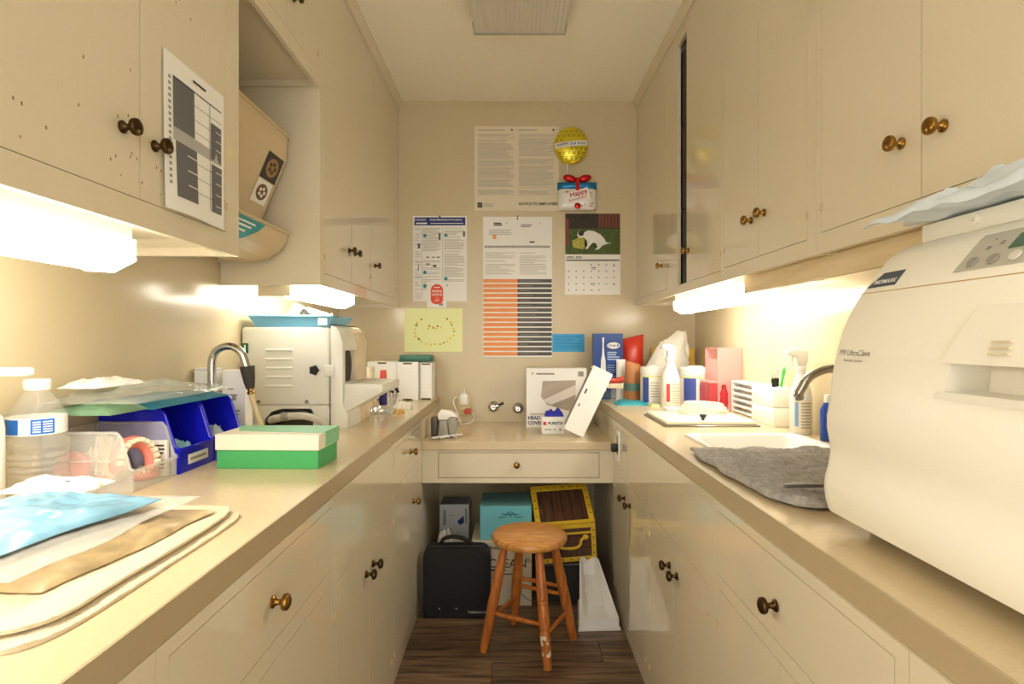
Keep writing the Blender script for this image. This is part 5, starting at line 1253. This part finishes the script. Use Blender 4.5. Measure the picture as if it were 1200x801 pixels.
# white wedge stand
wd = thing('wedge_stand', 'white plastic wedge-shaped stand on the floor beside the stool', 'stand', (.362, 2.56, 0), (0, 0, R(3)))
WP = mat('white moulded plastic', (222, 220, 214), .4)
def wedge(u, v, ins=0.):
    hw = .085-.045*v-ins; return ((u-.5)*2*hw, -.13+.26*v)
def wtop(u, v):
    x, y = wedge(u, v); e = abs(2*u-1); ridge = max(0, (e-.55)/.45)
    valley = .045+.11*v**1.2; rim = .05+.185*v
    lipz = .012 if v < .12 else 0
    z = valley+(rim-valley)*min(1, ridge*1.6)
    if v > .93: z = rim-.02-.03*max(0, .5-e)
    return (x, y, z)
ob('shell', G().slab(24, 30, wtop, lambda u, v: (*wedge(u, v), 0)), WP, wd)
ob('foot_rim', G().prism([(-.092, -.137), (.092, -.137), (.047, .137), (-.047, .137)], 'z', 0.0002, .014, .003, 2), WP, wd)
ob('pad', G().at(T(0, -.01, .092) @ RX(R(25))).box(-.035, .035, -.05, .06, 0, .004, .002, 1), WP, wd)

# stool
stl = thing('stool', 'round orange-brown wooden stool in the aisle', 'stool', (.067, 2.318, 0), (0, 0, 0))
ob('seat', G().lathe([(0, .422), (.135, .422), (.149, .427), (.154, .437), (.154, .445), (.149, .453), (.14, .456), (0, .457)], 48), STOOLW, stl)
feet = [(-.185, -.051), (.064, -.177), (.184, .05), (-.064, .172)]
tops = [(-.098, -.030), (.034, -.096), (.098, .03), (-.034, .094)]
def legp(k, t): a, b = Vector((*feet[k], 0)), Vector((*tops[k], .4215)); return a+(b-a)*t
for k in range(4):
    rs = []; ps = []
    NL = 130 if k == 1 else 40
    for i in range(NL+1):
        t = i/NL; r_ = .0155+.006*math.sin(PI*min(1, t*1.05))
        if abs(t-.56) < .013 or abs(t-.53) < .013 or abs(t-.32) < .013: r_ -= .0016
        ps.append(legp(k, t)); rs.append(r_)
    lg_ = ob('leg', G().tube(ps, rs, 32 if k == 1 else 14), LEGW, stl)
    if k == 1:
        lg_.data.materials.append(mat('worn white paint', (222, 206, 178), .6))
        for p in lg_.data.polygons:
            c = p.center
            if .05 < c.z < .125 and noise.noise(c*45) > .02 and c.y < legp(1, c.z/.42).y: p.material_index = 1
for a, b, t in ((0, 1, .36), (1, 2, .28), (2, 3, .44), (3, 0, .30), (3, 2, .52)):
    ob('stretcher', G().tube([legp(a, t), (legp(a, t)+legp(b, t))/2, legp(b, t)], [.007, .0095, .007], 10), LEGW, stl)

# flat print made of marks too small to pick apart one by one
for o in C.objects:
    if o.parent and o.name.split('.')[0] in ('print', 'fine_print', 'small_print', 'grid_rule', 'rule', 'side_text', 'handwriting', 'label_text', 'heading', 'spiral_binding', 'stripe_text', 'diagram', 'tool_print', 'studs', 'orange_stripes', 'grey_stripes', 'column_rule', 'mark', 'slots', 'brush_head_print', 'lettering', 'header_rule'):
        if o.name.split('.')[0] != 'lettering': o['kind'] = 'stuff'
